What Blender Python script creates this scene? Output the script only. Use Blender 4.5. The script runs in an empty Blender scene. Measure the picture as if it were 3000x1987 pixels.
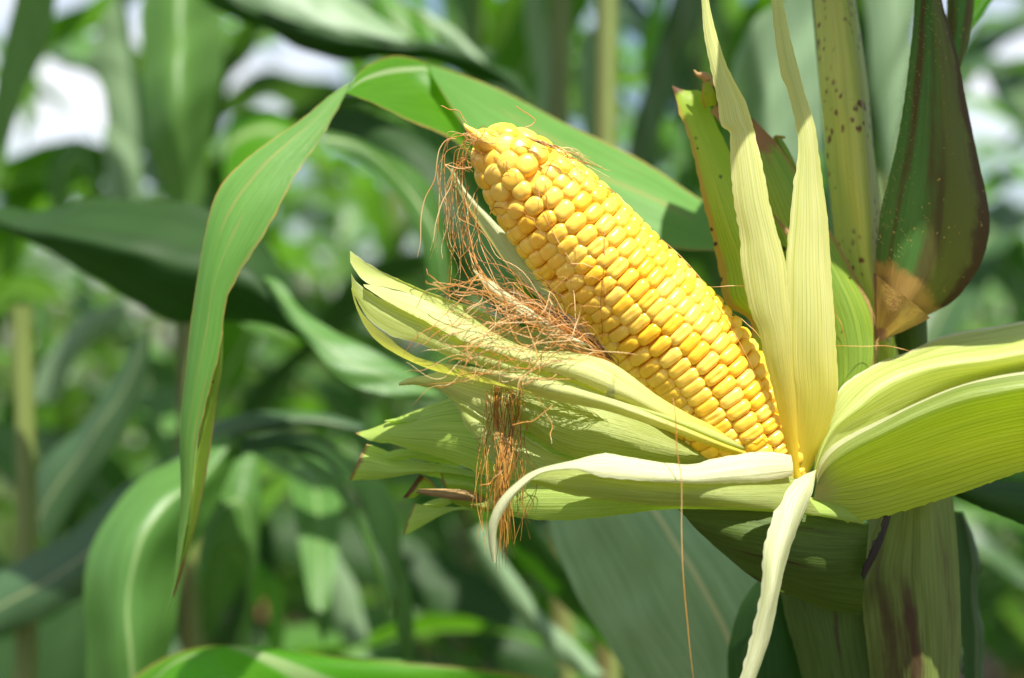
import bpy, math, random
import numpy as np
from mathutils import Vector, Matrix

# ------------------------------------------------------------------ camera, world, sun
C = bpy.context.scene
COL = C.collection
CAMH = 1.2
FD = 0.55                       # focus distance: the ear
cd = bpy.data.cameras.new('camera'); cam = bpy.data.objects.new('camera', cd); COL.objects.link(cam)
cam.location = (0, 0, CAMH); cam.rotation_euler = (math.radians(90), 0, 0)
cd.sensor_width = 36; cd.lens = 55; cd.clip_start = 0.02; cd.clip_end = 3000
cd.dof.use_dof = True; cd.dof.focus_distance = FD - 0.008; cd.dof.aperture_fstop = 5.2; cd.dof.aperture_blades = 0
C.camera = cam

SUN = Vector((0.16, -0.42, 0.89)).normalized()
W = bpy.data.worlds.new('World'); C.world = W; W.use_nodes = True
nt = W.node_tree; nt.nodes.clear()
wo = nt.nodes.new('ShaderNodeOutputWorld'); bg = nt.nodes.new('ShaderNodeBackground')
sky = nt.nodes.new('ShaderNodeTexSky'); sky.sky_type = 'NISHITA'; sky.sun_disc = False
sky.sun_elevation = math.asin(SUN.z); sky.sun_rotation = math.atan2(SUN.x, SUN.y)
bg.inputs[1].default_value = 0.066
tc = nt.nodes.new('ShaderNodeTexCoord'); cn = nt.nodes.new('ShaderNodeTexNoise'); cn.inputs['Scale'].default_value = 2.6; cn.inputs['Detail'].default_value = 6
cr = nt.nodes.new('ShaderNodeValToRGB'); cr.color_ramp.elements[0].position = .47; cr.color_ramp.elements[1].position = .62
mp = nt.nodes.new('ShaderNodeMapping'); mp.inputs['Scale'].default_value = (1, 1, 2.2); mp.inputs['Location'].default_value = (.35, 0, .3)
mx = nt.nodes.new('ShaderNodeMix'); mx.data_type = 'RGBA'; mx.inputs[7].default_value = (9.5, 9.7, 10.3, 1)
L = nt.links.new
L(tc.outputs['Generated'], mp.inputs[0]); L(mp.outputs[0], cn.inputs['Vector']); L(cn.outputs[0], cr.inputs[0])
L(cr.outputs[0], mx.inputs[0]); L(sky.outputs[0], mx.inputs[6]); L(mx.outputs[2], bg.inputs[0]); L(bg.outputs[0], wo.inputs[0])

sd = bpy.data.lights.new('sun', 'SUN'); so = bpy.data.objects.new('sun', sd); COL.objects.link(so)
sd.energy = 4.7; sd.angle = math.radians(0.5); sd.color = (1, .96, .88)
so.location = (0.5, -0.5, 3); so.rotation_euler = SUN.to_track_quat('Z', 'Y').to_euler()
C.view_settings.view_transform = 'Standard'; C.view_settings.look = 'None'
C.view_settings.exposure = 1.06; C.view_settings.gamma = 1
C.cycles.use_denoising = True
C.cycles.max_bounces = 10; C.cycles.transmission_bounces = 8; C.cycles.transparent_max_bounces = 8

# ------------------------------------------------------------------ coordinates: a point of the view at its own real distance
K = 0.36 / 0.55 / 2367.0
def P(x, y, d): return np.array(((x - 1183.5) * K * d, d, CAMH - (y - 783.9) * K * d))
def ph(l): return [(x / 1.2674, y / 1.2674) for x, y in l]
def aff(ox, oy, s): return lambda l: [(ox + s * x, oy + s * y) for x, y in l]
z1 = aff(946.8, 197.3, .2667); z2 = aff(789, 552.3, .2667); z3 = aff(1341.3, 552.3, .2667); z4 = aff(1499.1, 78.9, .30195)
z5 = aff(1814.7, 0, .50302); z6 = aff(789, 867.9, .30187); z7 = aff(1499.1, 867.9, .4463); z8 = aff(1735.8, 710.1, .332)
z9 = aff(710.1, 1025.7, .3665)
zs = aff(946.8, 473.4, .2516)       # silk view
def F(l): return list(l)

rng = np.random.default_rng(7)
random.seed(7)

# ------------------------------------------------------------------ object helpers
WL = {}
def tag(o, label=None, cat=None, group=None, kind=None):
    if label: o['label'] = label
    if cat: o['category'] = cat
    if group: o['group'] = group
    if kind: o['kind'] = kind
    return o
def empty(name, loc, label, cat, group=None):
    o = bpy.data.objects.new(name, None); COL.objects.link(o); o.location = loc; o.empty_display_size = .1
    WL[o.name] = np.array(loc, float)
    return tag(o, label, cat, group)
def build(name, V, Fc, mat, parent=None, uv=None, attr=None, smooth=True, label=None, origin=None):
    V = np.asarray(V, float)
    pl = WL[parent.name] if parent is not None else np.zeros(3)
    og = np.zeros(3) + (pl if origin is None else np.asarray(origin, float))
    me = bpy.data.meshes.new(name); me.from_pydata((V - og).tolist(), [], [list(map(int, f)) for f in Fc])
    if uv is not None:
        ul = me.uv_layers.new(name='UVMap')
        idx = np.empty(len(me.loops), np.int32); me.loops.foreach_get('vertex_index', idx)
        ul.data.foreach_set('uv', np.asarray(uv, np.float32)[idx].ravel())
    if attr is not None:
        a = me.attributes.new('kr', 'FLOAT', 'POINT'); a.data.foreach_set('value', np.asarray(attr, np.float32))
    if smooth: me.polygons.foreach_set('use_smooth', [True] * len(me.polygons))
    me.materials.append(mat); me.update()
    o = bpy.data.objects.new(name, me); COL.objects.link(o)
    if parent is not None: o.parent = parent
    o.location = og - pl; WL[o.name] = og
    if label: o['label'] = label
    return o

def cr_eval(pts, t):
    """Catmull-Rom through pts (n,k) at parameters t in 0..1"""
    pts = np.asarray(pts, float); n = len(pts)
    if n == 1: return np.repeat(pts, len(t), 0)
    if n == 2: return pts[0] + (pts[1] - pts[0]) * t[:, None]
    e = np.vstack([2 * pts[0] - pts[1], pts, 2 * pts[-1] - pts[-2]])
    x = np.clip(t * (n - 1), 0, n - 1 - 1e-9); i = x.astype(int); f = (x - i)[:, None]
    a, b, c, d = e[i], e[i + 1], e[i + 2], e[i + 3]
    return .5 * ((2 * b) + (c - a) * f + (2 * a - 5 * b + 4 * c - d) * f**2 + (3 * b - a - 3 * c + d) * f**3)
def resample(pts, n):
    pts = np.asarray(pts, float)
    d = cr_eval(pts, np.linspace(0, 1, 40 * len(pts)))
    s = np.r_[0, np.cumsum(np.linalg.norm(np.diff(d[:, :2], axis=0), axis=1))]
    q = np.linspace(0, s[-1], n)
    return np.stack([np.interp(q, s, d[:, k]) for k in range(d.shape[1])], 1)
def snoise(x, seed, oct=3):
    r = np.random.default_rng(seed); o = np.zeros_like(x)
    for k in range(oct):
        f = 1.7 ** k
        for _ in range(2): o += np.sin(x * f * r.uniform(.6, 1.4) + r.uniform(0, 6.28)) / (k + 1) / 2
    return o

def sheet(name, lines, depths, mat, parent, bulge=0.0, nu=None, nv=60, rag=.0002, wob=.0004, rib=0, ribamp=.00015, curl=None, label=None, flip=False):
    """A leaf or husk blade: lines run lengthwise (points of the view), each with its own distances along its length."""
    seed = abs(hash((round(lines[0][0][0]), round(lines[-1][-1][1]), len(lines)))) % 10000
    m = len(lines); nu = nu or max(14, 8 * m)
    t = np.linspace(0, 1, nv); u = np.linspace(0, 1, nu)
    R = []
    for ln, dp in zip(lines, depths):
        xy = resample(ln, nv); dd = cr_eval(np.array([[q] for q in np.atleast_1d(dp)]), t)[:, 0]
        R.append(np.array([P(x, y, d) for (x, y), d in zip(xy, dd)]))
    R = np.array(R)                                    # m, nv, 3
    S = np.stack([cr_eval(R[:, j], u) for j in range(nv)], 1)     # nu, nv, 3
    b = np.atleast_1d(bulge).astype(float); bb = cr_eval(b[:, None], t)[:, 0] if len(b) > 1 else np.full(nv, b[0])
    prof = 1 - (2 * u - 1) ** 2
    S[:, :, 1] -= prof[:, None] * bb[None, :]
    du = np.gradient(S, axis=0); dv = np.gradient(S, axis=1)
    wid = np.linalg.norm(S[-1] - S[0], axis=1); N = np.cross(du, dv); N /= np.linalg.norm(N, axis=2, keepdims=True) + 1e-12
    Ls = np.cumsum(np.r_[0, np.linalg.norm(np.diff(S[nu // 2], axis=0), axis=1)])
    taper = np.clip(wid / .02, 0, 1)
    w = snoise(Ls[None, :] * 60 + u[:, None] * 3.0, seed) * wob
    S += N * (w * taper[None, :])[:, :, None]
    if rib: S += N * (np.sin(u * rib * 2 * math.pi)[:, None] * ribamp * taper[None, :])[:, :, None]
    if rag:
        e0 = snoise(Ls * 900, seed + 1) * rag; e1 = snoise(Ls * 900, seed + 2) * rag
        ud = du / (np.linalg.norm(du, axis=2, keepdims=True) + 1e-12)
        S[0] += ud[0] * (e0 * np.clip(wid / .01, 0, 1))[:, None]; S[-1] += ud[-1] * (e1 * np.clip(wid / .01, 0, 1))[:, None]
    ii = np.arange(nu * nv).reshape(nu, nv)
    Fc = np.stack([ii[:-1, :-1], ii[1:, :-1], ii[1:, 1:], ii[:-1, 1:]], -1).reshape(-1, 4)
    UV = np.stack([np.repeat(u[:, None], nv, 1), np.repeat(t[None, :], nu, 0)], -1).reshape(-1, 2)
    if flip: UV = UV * np.array((1, -1)) + np.array((0, 1))
    return build(name, S.reshape(-1, 3), Fc, mat, parent, uv=UV, label=label, attr=np.full(len(UV), (seed % 997) / 997.))

def tube_geo(pts, rad, ns=6):
    pts = np.asarray(pts, float); n = len(pts); rad = np.broadcast_to(rad, n)
    T = np.gradient(pts, axis=0); T /= np.linalg.norm(T, axis=1, keepdims=True) + 1e-12
    ref = np.array((0.3, .9, .2)) if abs(T[0] @ np.array((0.3, .9, .2))) < .9 else np.array((1., 0, 0))
    A = np.cross(T, ref); A /= np.linalg.norm(A, axis=1, keepdims=True) + 1e-12; B = np.cross(T, A)
    a = np.linspace(0, 2 * math.pi, ns, endpoint=False)
    V = pts[:, None] + rad[:, None, None] * (np.cos(a)[None, :, None] * A[:, None] + np.sin(a)[None, :, None] * B[:, None])
    ii = np.arange(n * ns).reshape(n, ns); jj = np.roll(ii, -1, 1)
    Fc = np.stack([ii[:-1], jj[:-1], jj[1:], ii[1:]], -1).reshape(-1, 4)
    return V.reshape(-1, 3), Fc
class Bag:
    def __init__(s): s.V = []; s.F = []; s.A = []; s.U = []; s.n = 0
    def add(s, V, Fc, a=0.0, uv=None):
        s.V.append(V); s.F.append(np.asarray(Fc) + s.n); s.A.append(np.broadcast_to(a, len(V))); s.n += len(V)
        s.U.append(uv if uv is not None else np.zeros((len(V), 2)))
    def build(s, name, mat, parent, label=None, origin=None):
        Fc = [f for q in s.F for f in q]
        return build(name, np.vstack(s.V), Fc, mat, parent, uv=np.vstack(s.U), attr=np.concatenate(s.A), label=label, origin=origin)

# ------------------------------------------------------------------ materials
class NT:
    def __init__(s, name):
        s.m = bpy.data.materials.new(name); s.m.use_nodes = True; s.t = s.m.node_tree; s.t.nodes.clear()
        s.out = s.n('OutputMaterial')
    def n(s, ty, **kw):
        q = s.t.nodes.new('ShaderNode' + ty)
        for k, v in kw.items(): setattr(q, k, v)
        return q
    def l(s, a, b): s.t.links.new(a, b)
    def val(s, sock, v):
        if hasattr(v, 'is_linked') or hasattr(v, 'links'): s.l(v, sock)
        else: sock.default_value = v
    def math(s, op, a, b=0.0, c=None, clamp=False):
        q = s.n('Math', operation=op, use_clamp=clamp); s.val(q.inputs[0], a); s.val(q.inputs[1], b)
        if c is not None: s.val(q.inputs[2], c)
        return q.outputs[0]
    def mix(s, f, a, b, blend='MIX'):
        q = s.n('Mix', data_type='RGBA', blend_type=blend); s.val(q.inputs[0], f)
        for i, v in ((6, a), (7, b)):
            s.val(q.inputs[i], (*v, 1) if isinstance(v, (tuple, list)) and len(v) == 3 else v)
        return q.outputs[2]
    def noise(s, vec, scale, detail=3, rough=.5):
        q = s.n('TexNoise'); q.inputs['Scale'].default_value = scale; q.inputs['Detail'].default_value = detail; q.inputs['Roughness'].default_value = rough
        s.l(vec, q.inputs['Vector']); return q.outputs[0]
    def step(s, x, lo, hi):
        q = s.n('MapRange', interpolation_type='SMOOTHSTEP'); s.val(q.inputs[0], x); q.inputs[1].default_value = lo; q.inputs[2].default_value = hi
        return q.outputs[0]

def leafmat(name, c1, c2, tr, stripe=70, rough=.42, trans=.42, marks=(), mid=None, bump=.35, vs=3.0, spots=None, spec=.5, big=.25, base=None, veins=None):
    n = NT(name); uvn = n.n('UVMap'); sep = n.n('SeparateXYZ'); n.l(uvn.outputs[0], sep.inputs[0]); u, v = sep.outputs[0], sep.outputs[1]
    geo = n.n('TexCoord'); oi = n.n('Attribute', attribute_name='kr')
    def uvec(a, b, off=0.0):
        q = n.n('CombineXYZ'); n.l(n.math('MULTIPLY', u, a), q.inputs[0]); n.l(n.math('MULTIPLY', v, b), q.inputs[1])
        n.l(n.math('MULTIPLY_ADD', oi.outputs['Fac'], 50., off), q.inputs[2]); return q.outputs[0]
    s1 = n.noise(uvec(stripe, vs), 1.0, 2); s2 = n.noise(uvec(stripe * .22, vs * .6, 3.), 1.0, 3); s3 = n.noise(uvec(stripe * 2.6, vs * 8, 5.), 1.0, 2)
    lowf = n.noise(geo.outputs['Object'], 26., 3)
    f = n.math('MULTIPLY_ADD', n.step(s1, .35, .65), .5, n.math('MULTIPLY', n.step(s2, .3, .7), .5))
    col = n.mix(f, c1, c2)
    dark = n.math('MULTIPLY', n.step(lowf, .35, .7), big)
    col = n.mix(dark, col, n.mix(1.0, col, (.55, .62, .45), 'MULTIPLY'))
    tcol = n.mix(n.math('MULTIPLY', n.step(s1, .4, .7), .45), tr, n.mix(1.0, tr, (.6, .7, .4), 'MULTIPLY'))
    if veins:
        nv_, st_ = veins
        fr = n.math('FRACT', n.math('ADD', n.math('MULTIPLY', u, nv_), n.math('MULTIPLY', s2, 1.6)))
        vm = n.math('MULTIPLY', n.step(n.math('ABSOLUTE', n.math('SUBTRACT', fr, .5)), .40, .49), st_)
        col = n.mix(vm, col, n.mix(1.0, col, (.42, .52, .22), 'MULTIPLY')); tcol = n.mix(vm, tcol, n.mix(1.0, tcol, (.35, .5, .2), 'MULTIPLY'))
    if base:       # towards the attachment (v near 0) the blade itself is yellower
        col = n.mix(n.step(v, base[1], 0.0), col, base[0]); tcol = n.mix(n.step(v, base[1], 0.0), tcol, base[0])
    if mid:
        mc, mw, mu = mid
        d = n.math('ABSOLUTE', n.math('SUBTRACT', u, mu)); mm = n.step(d, mw, mw * .45)
        col = n.mix(mm, col, mc); tcol = n.mix(mm, tcol, mc)
    nz = n.math('SUBTRACT', n.noise(uvec(3.5, 9, 9.), 1.0, 5, .65), .5)
    for kind, thr, amp, soft, mcol in marks:
        if kind == 'edge': x = n.math('MINIMUM', u, n.math('SUBTRACT', 1.0, u)); sg = 1
        elif kind == 'u<': x = u; sg = 1
        elif kind == 'u>': x = n.math('SUBTRACT', 1.0, u); sg = 1
        elif kind == 'v<': x = v; sg = 1
        elif kind == 'v>': x = n.math('SUBTRACT', 1.0, v); sg = 1
        elif kind == 'streak': x = n.math('SUBTRACT', 1.0, n.noise(uvec(stripe * .12, 1.2, 20 + thr), 1.0, 4)); sg = 1
        x = n.math('MULTIPLY_ADD', nz, amp, x)
        m_ = n.step(x, thr + soft, thr)
        col = n.mix(m_, col, mcol); tcol = n.mix(m_, tcol, mcol)
    if spots:
        sc, thr, scol = spots
        vo = n.n('TexVoronoi'); vo.inputs['Scale'].default_value = sc; n.l(geo.outputs['Object'], vo.inputs['Vector'])
        vs_ = n.math('MULTIPLY', n.step(n.math('MULTIPLY_ADD', n.math('SUBTRACT', n.noise(geo.outputs['Object'], sc * 1.3, 3), .5), .9, vo.outputs['Distance']), thr, thr * .4), n.step(n.noise(geo.outputs['Object'], sc * .25, 2), .45, .55))
        col = n.mix(vs_, col, scol); tcol = n.mix(vs_, tcol, scol)
    bp = n.n('Bump'); bp.inputs['Strength'].default_value = bump; bp.inputs['Distance'].default_value = .0006
    n.l(n.math('MULTIPLY_ADD', s1, .7, n.math('MULTIPLY_ADD', s3, .45, n.math('MULTIPLY', s2, 1.2))), bp.inputs['Height'])
    pr = n.n('BsdfPrincipled'); n.l(col, pr.inputs['Base Color']); pr.inputs['Roughness'].default_value = rough; pr.inputs['Specular IOR Level'].default_value = spec
    n.l(bp.outputs[0], pr.inputs['Normal'])
    tl = n.n('BsdfTranslucent'); n.l(tcol, tl.inputs[0]); n.l(bp.outputs[0], tl.inputs[1])
    ms = n.n('MixShader'); ms.inputs[0].default_value = trans; n.l(pr.outputs[0], ms.inputs[1]); n.l(tl.outputs[0], ms.inputs[2]); n.l(ms.outputs[0], n.out.inputs[0])
    return n.m

BR = (.16, .07, .025)
M = {}
M['husk'] = leafmat('pale_husk', (.78, .77, .36), (.58, .62, .17), (.82, .82, .10), 60, .45, .42, bump=.5, big=.12, base=((.84, .70, .05), .34), veins=(13, .45))
M['huskw'] = leafmat('white_husk', (.84, .83, .56), (.66, .70, .34), (.78, .80, .22), 50, .5, .36, bump=.7, big=.08, veins=(9, .4))
M['huskin'] = leafmat('yellow_green_husk', (.66, .69, .27), (.46, .54, .12), (.74, .80, .04), 70, .45, .45, bump=.4, big=.15, veins=(18, .55), marks=[('edge', .02, .03, .015, (.72, .72, .42))])
M['huskbig'] = leafmat('large_green_husk', (.38, .45, .15), (.25, .33, .07), (.66, .78, .02), 46, .42, .5, bump=.8, big=.15, base=((.42, .42, .17), .12), marks=[('u<', .13, .015, .02, (.78, .78, .46))], veins=(34, .8))  # pale mark on the upper rim: inner husk colour, also paints its sunlit highlight
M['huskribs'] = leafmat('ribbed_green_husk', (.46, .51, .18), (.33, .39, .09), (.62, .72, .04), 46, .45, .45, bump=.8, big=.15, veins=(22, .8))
M['huskg'] = leafmat('outer_green_husk', (.54, .68, .17), (.40, .56, .09), (.66, .88, .05), 60, .42, .48, bump=.5, veins=(16, .6), marks=[('v>', .0, .05, .02, (.35, .17, .06))])
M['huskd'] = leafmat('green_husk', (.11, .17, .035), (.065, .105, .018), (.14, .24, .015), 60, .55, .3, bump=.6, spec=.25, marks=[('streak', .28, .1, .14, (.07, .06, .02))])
M['backhusk'] = leafmat('veined_green_husk', (.26, .42, .03), (.44, .52, .05), (.60, .80, .03), 34, .4, .45, bump=.6, veins=(17, .75),
                        marks=[('u<', .08, .10, .05, (.50, .36, .05)), ('v>', .02, .03, .02, BR)], spots=(200, .12, (.06, .045, .01)))
M['backhuskr'] = leafmat('veined_green_husk_back', (.16, .28, .03), (.32, .42, .05), (.42, .62, .04), 30, .4, .35, bump=.6, veins=(13, .7),
                         marks=[('u>', .05, .08, .04, (.40, .26, .08)), ('v>', .10, .25, .06, (.30, .15, .06))], spots=(220, .14, (.06, .045, .01)))
M['dry'] = leafmat('dry_husk', (.52, .34, .14), (.32, .18, .06), (.5, .35, .10), 30, .7, .2, bump=1.)
M['gapshade'] = leafmat('painted_gap_shade', (.05, .035, .025), (.015, .010, .008), (.05, .03, .01), 14, .7, .1, bump=1.)  # near-black, paints the shade of a gap
M['stalk'] = leafmat('stalk_sheath', (.52, .56, .10), (.38, .44, .07), (.5, .6, .05), 46, .4, .12, bump=.5,
                     marks=[('u>', .055, .12, .03, (.06, .028, .018)), ('streak', .34, .10, .08, (.33, .28, .08))], spots=(250, .40, (.15, .05, .012)))
M['sheath'] = leafmat('lower_sheath', (.22, .28, .07), (.125, .17, .035), (.22, .30, .03), 40, .6, .15, bump=.7, spec=.2,
                      marks=[('streak', .33, .10, .2, (.09, .055, .025)), ('v>', .06, .1, .05, (.05, .03, .02))])
M['wilt'] = leafmat('browning_leaf', (.075, .19, .045), (.115, .25, .06), (.10, .24, .02), 44, .7, .22, bump=.7, spec=.12,
                    marks=[('u>', .30, .35, .25, (.14, .16, .03)), ('streak', .36, .15, .22, (.11, .085, .03)), ('u>', .05, .22, .07, (.085, .052, .020)), ('v<', .035, .12, .035, (.42, .26, .07))],
                    spots=(420, .12, (.40, .30, .08)))
M['tan'] = leafmat('tan_collar', (.50, .33, .08), (.34, .17, .06), (.5, .3, .06), 12, .65, .2, bump=1., marks=[('v>', .14, .2, .08, (.24, .11, .07)), ('u<', .04, .05, .03, (.2, .08, .05))])
LG1, LG2, LT = (.085, .20, .032), (.045, .12, .018), (.16, .44, .012)
M['leaf'] = leafmat('corn_leaf', LG1, LG2, LT, 60, .42, .42, mid=((.42, .52, .24), .035, .5), bump=.5, vs=2)
M['leafarc'] = leafmat('arching_corn_leaf', (.15, .33, .07), (.105, .25, .045), (.28, .60, .04), 50, .48, .38, spec=.3, bump=.5, vs=5,
                       marks=[('edge', .012, .03, .02, (.40, .30, .07)), ('streak', .37, .14, .05, (.22, .30, .07))])
M['leafglow'] = leafmat('thin_corn_leaf', (.11, .30, .02), (.08, .24, .01), (.25, .72, .01), 50, .4, .6, bump=.4, mid=((.38, .52, .22), .07, .36),
                        marks=[('edge', .012, .03, .02, (.40, .30, .07))])
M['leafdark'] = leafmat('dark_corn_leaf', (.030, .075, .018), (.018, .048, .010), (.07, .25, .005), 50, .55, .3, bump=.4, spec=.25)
M['leafplain'] = leafmat('plain_corn_leaf', (.13, .25, .06), (.09, .19, .04), (.24, .5, .05), 50, .45, .4, bump=.4)
M['leafmid'] = leafmat('broad_corn_leaf', (.11, .25, .055), (.075, .18, .035), (.20, .44, .05), 50, .40, .35, spec=.5, mid=((.26, .38, .14), .025, .5), bump=.4)
M['leafsheen'] = leafmat('waxy_corn_leaf', (.27, .38, .22), (.19, .30, .15), (.25, .48, .10), 40, .45, .3, bump=.4, spec=.5)
M['leafblue'] = leafmat('bluish_corn_leaf', (.07, .14, .06), (.042, .09, .035), (.12, .30, .02), 40, .4, .25, mid=((.28, .32, .14), .025, .5), bump=.4, spec=.45)
M['leafband'] = leafmat('striped_pale_leaf', (.36, .50, .28), (.22, .35, .17), (.32, .55, .15), 46, .5, .3, mid=((.55, .56, .28), .022, .667), bump=.5, spec=.35, veins=(30, .5))
M['bgstalk'] = leafmat('field_stalk', (.22, .27, .07), (.13, .18, .04), (.2, .26, .04), 20, .5, .05, bump=.4, marks=[('streak', .28, .1, .08, (.14, .10, .035))])
M['drycorn'] = leafmat('dry_field_leaf', (.34, .20, .08), (.22, .11, .04), (.4, .25, .08), 20, .7, .3, bump=.5)

def kernelmat():
    n = NT('corn_kernel'); at = n.n('Attribute', attribute_name='kr'); geo = n.n('TexCoord')
    col = n.mix(n.step(at.outputs['Fac'], 0, 1), (.95, .52, .020), (.98, .64, .11))
    nz = n.noise(geo.outputs['Object'], 220., 3)
    col = n.mix(n.math('MULTIPLY', n.step(nz, .45, .75), .3), col, (.92, .46, .012))
    pr = n.n('BsdfPrincipled'); n.l(col, pr.inputs['Base Color'])
    pr.inputs['Roughness'].default_value = .36; pr.inputs['Specular IOR Level'].default_value = .5
    pr.inputs['Subsurface Weight'].default_value = .35; pr.inputs['Subsurface Radius'].default_value = (1., .45, .06); pr.inputs['Subsurface Scale'].default_value = .003
    pr.inputs['Coat Weight'].default_value = .12; pr.inputs['Coat Roughness'].default_value = .18
    bp = n.n('Bump'); bp.inputs['Strength'].default_value = .12; bp.inputs['Distance'].default_value = .0006; n.l(n.noise(geo.outputs['Object'], 380., 3), bp.inputs['Height']); n.l(bp.outputs[0], pr.inputs['Normal'])
    n.l(pr.outputs[0], n.out.inputs[0]); return n.m
M['kernel'] = kernelmat()
def silkmat(name, c1, c2, c3):
    n = NT(name); at = n.n('Attribute', attribute_name='kr')
    rp = n.n('ValToRGB'); rp.color_ramp.elements[0].color = (*c1, 1); rp.color_ramp.elements[1].color = (*c3, 1); e = rp.color_ramp.elements.new(.5); e.color = (*c2, 1)
    n.l(at.outputs['Fac'], rp.inputs[0])
    pr = n.n('BsdfPrincipled'); n.l(rp.outputs[0], pr.inputs['Base Color']); pr.inputs['Roughness'].default_value = .4
    tl = n.n('BsdfTranslucent'); n.l(rp.outputs[0], tl.inputs[0]); ms = n.n('MixShader'); ms.inputs[0].default_value = .25
    n.l(pr.outputs[0], ms.inputs[1]); n.l(tl.outputs[0], ms.inputs[2]); n.l(ms.outputs[0], n.out.inputs[0]); return n.m
M['silk'] = silkmat('corn_silk', (.36, .12, .018), (.68, .32, .06), (.92, .74, .38))
M['silkd'] = silkmat('dry_corn_silk', (.08, .035, .008), (.40, .17, .022), (.70, .38, .08))
def plain(name, c, rough=.8, sc=8., c2=None):
    n = NT(name); geo = n.n('TexCoord'); nz = n.noise(geo.outputs['Object'], sc, 8, .65)
    pr = n.n('BsdfPrincipled'); n.l(n.mix(nz, c, c2 or tuple(q * .5 for q in c)), pr.inputs['Base Color']); pr.inputs['Roughness'].default_value = rough
    bp = n.n('Bump'); bp.inputs['Strength'].default_value = .8; n.l(nz, bp.inputs['Height']); n.l(bp.outputs[0], pr.inputs['Normal']); n.l(pr.outputs[0], n.out.inputs[0]); return n.m
M['soil'] = plain('soil', (.05, .035, .02), .95, 14.)
M['cob'] = plain('cob', (.80, .42, .03), .6, 200., (.75, .36, .02))

# ------------------------------------------------------------------ ground
gx = np.linspace(-1, 1, 60); gx = np.sign(gx) * np.abs(gx) ** 3 * 400
GV = [(x, y, 0.03 * math.sin(x * 3.1) * math.cos(y * 2.3) * (abs(x) < 30 and abs(y) < 30)) for x in gx for y in gx]
GF = [(i * 60 + j, (i + 1) * 60 + j, (i + 1) * 60 + j + 1, i * 60 + j + 1) for i in range(59) for j in range(59)]
tag(build('ground', GV, GF, M['soil']), 'dark earth of the corn field between the plants', None, None, 'structure')

# ------------------------------------------------------------------ the plant in front
bx = P(2110, 784, .60)[0]
plant = empty('corn_plant', (bx, .60, 0), 'sharply focused corn plant carrying the peeled yellow ear, with a spotted yellow-green stalk at right', 'corn plant')
def kf(px, d): return px * K * d

# ear axis in photo pixels -> view units
AX = np.array([(1402, 400, 0), (1416, 410, 45), (1436, 426, 78), (1470, 455, 108), (1545, 532, 141), (1651, 647, 166), (1772, 785, 178), (1895, 921, 187), (2020, 1060, 193), (2125, 1210, 190), (2205, 1350, 170), (2250, 1450, 130)], float) / 1.2674
AD = np.linspace(.535, .562, len(AX))
A3 = np.array([P(x, y, d) for (x, y, r), d in zip(AX, AD)]); AR = np.array([kf(r, d) for (x, y, r), d in zip(AX, AD)])
fine = cr_eval(np.c_[A3, AR], np.linspace(0, 1, 600)); fs = np.r_[0, np.cumsum(np.linalg.norm(np.diff(fine[:, :3], axis=0), axis=1))]
def axis_at(s):
    c = np.array([np.interp(s, fs, fine[:, k]) for k in range(4)]); e = .001
    a = np.array([np.interp(s - e, fs, fine[:, k]) for k in range(4)]); b = np.array([np.interp(s + e, fs, fine[:, k]) for k in range(4)])
    T = b[:3] - a[:3]; ln = np.linalg.norm(T); T /= ln; return c[:3], c[3], T, (b[3] - a[3]) / ln
def surf(x, y, off=.0004):
    """distance at which the view ray meets the ear's surface"""
    best = None
    for d in np.linspace(.50, .58, 81):
        p = P(x, y, d); q = np.linalg.norm(fine[:, :3] - p, axis=1); i = q.argmin()
        if q[i] <= fine[i, 3] + off: best = d; break
    return best
corn_core = Bag()
Vc, Fcc = tube_geo(fine[::12, :3], np.maximum(fine[::12, 3] - kf(18, .55), .001), 24); corn_core.add(Vc, Fcc)
ear = corn_core.build('corn_ear', M['cob'], plant, 'peeled ear of sweet corn with bare rows of yellow kernels', origin=A3[-2])

def unit_ball(n):
    a = np.linspace(-1, 1, n); V = []; Fc = []
    for ax in range(3):
        for sg in (-1, 1):
            b0 = len(V)
            for i in a:
                for j in a:
                    q = [0, 0, 0]; q[ax] = sg; q[(ax + 1) % 3] = math.tan(i * math.pi / 4); q[(ax + 2) % 3] = math.tan(j * math.pi / 4); V.append(q)
            for i in range(n - 1):
                for j in range(n - 1):
                    f = (b0 + i * n + j, b0 + (i + 1) * n + j, b0 + (i + 1) * n + j + 1, b0 + i * n + j + 1); Fc.append(f if sg > 0 else f[::-1])
    V = np.array(V, float); V /= np.linalg.norm(V, axis=1, keepdims=True)
    key = {}; mp_ = []; out = []
    for v in V:
        k = tuple(np.round(v, 5)); 
        if k not in key: key[k] = len(out); out.append(v)
        mp_.append(key[k])
    return np.array(out), np.array([[mp_[i] for i in f] for f in Fc])
BV, BF = unit_ball(11)
def kernel_geo(c, ex, ey, n, a, b, h, p, dent, kr):
    D = BV
    den = (np.abs(D[:, 0]) ** p + np.abs(D[:, 1]) ** p) ** (1 / p); pz = 3.1
    s = (den ** pz + np.abs(D[:, 2]) ** pz) ** (-1 / pz)
    Q = D * s[:, None]
    z = Q[:, 2]; sh = np.where(z < 0, 1 + .18 * z, 1.0)
    x = Q[:, 0] * a * sh; y = Q[:, 1] * b * sh
    zz = z * h - np.where(z > 0, dent * h * np.exp(-(Q[:, 1] / .30) ** 2) * np.exp(-(Q[:, 0] / .55) ** 2), 0)
    return c + x[:, None] * ex + y[:, None] * ey + zz[:, None] * n
KS = []
Fv = np.array((0, -1., 0))
px = kf(1 / 1.2674, .55)           # one photo pixel at the ear
s = 4 * px; ring = 0; total = fs[-1]
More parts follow.
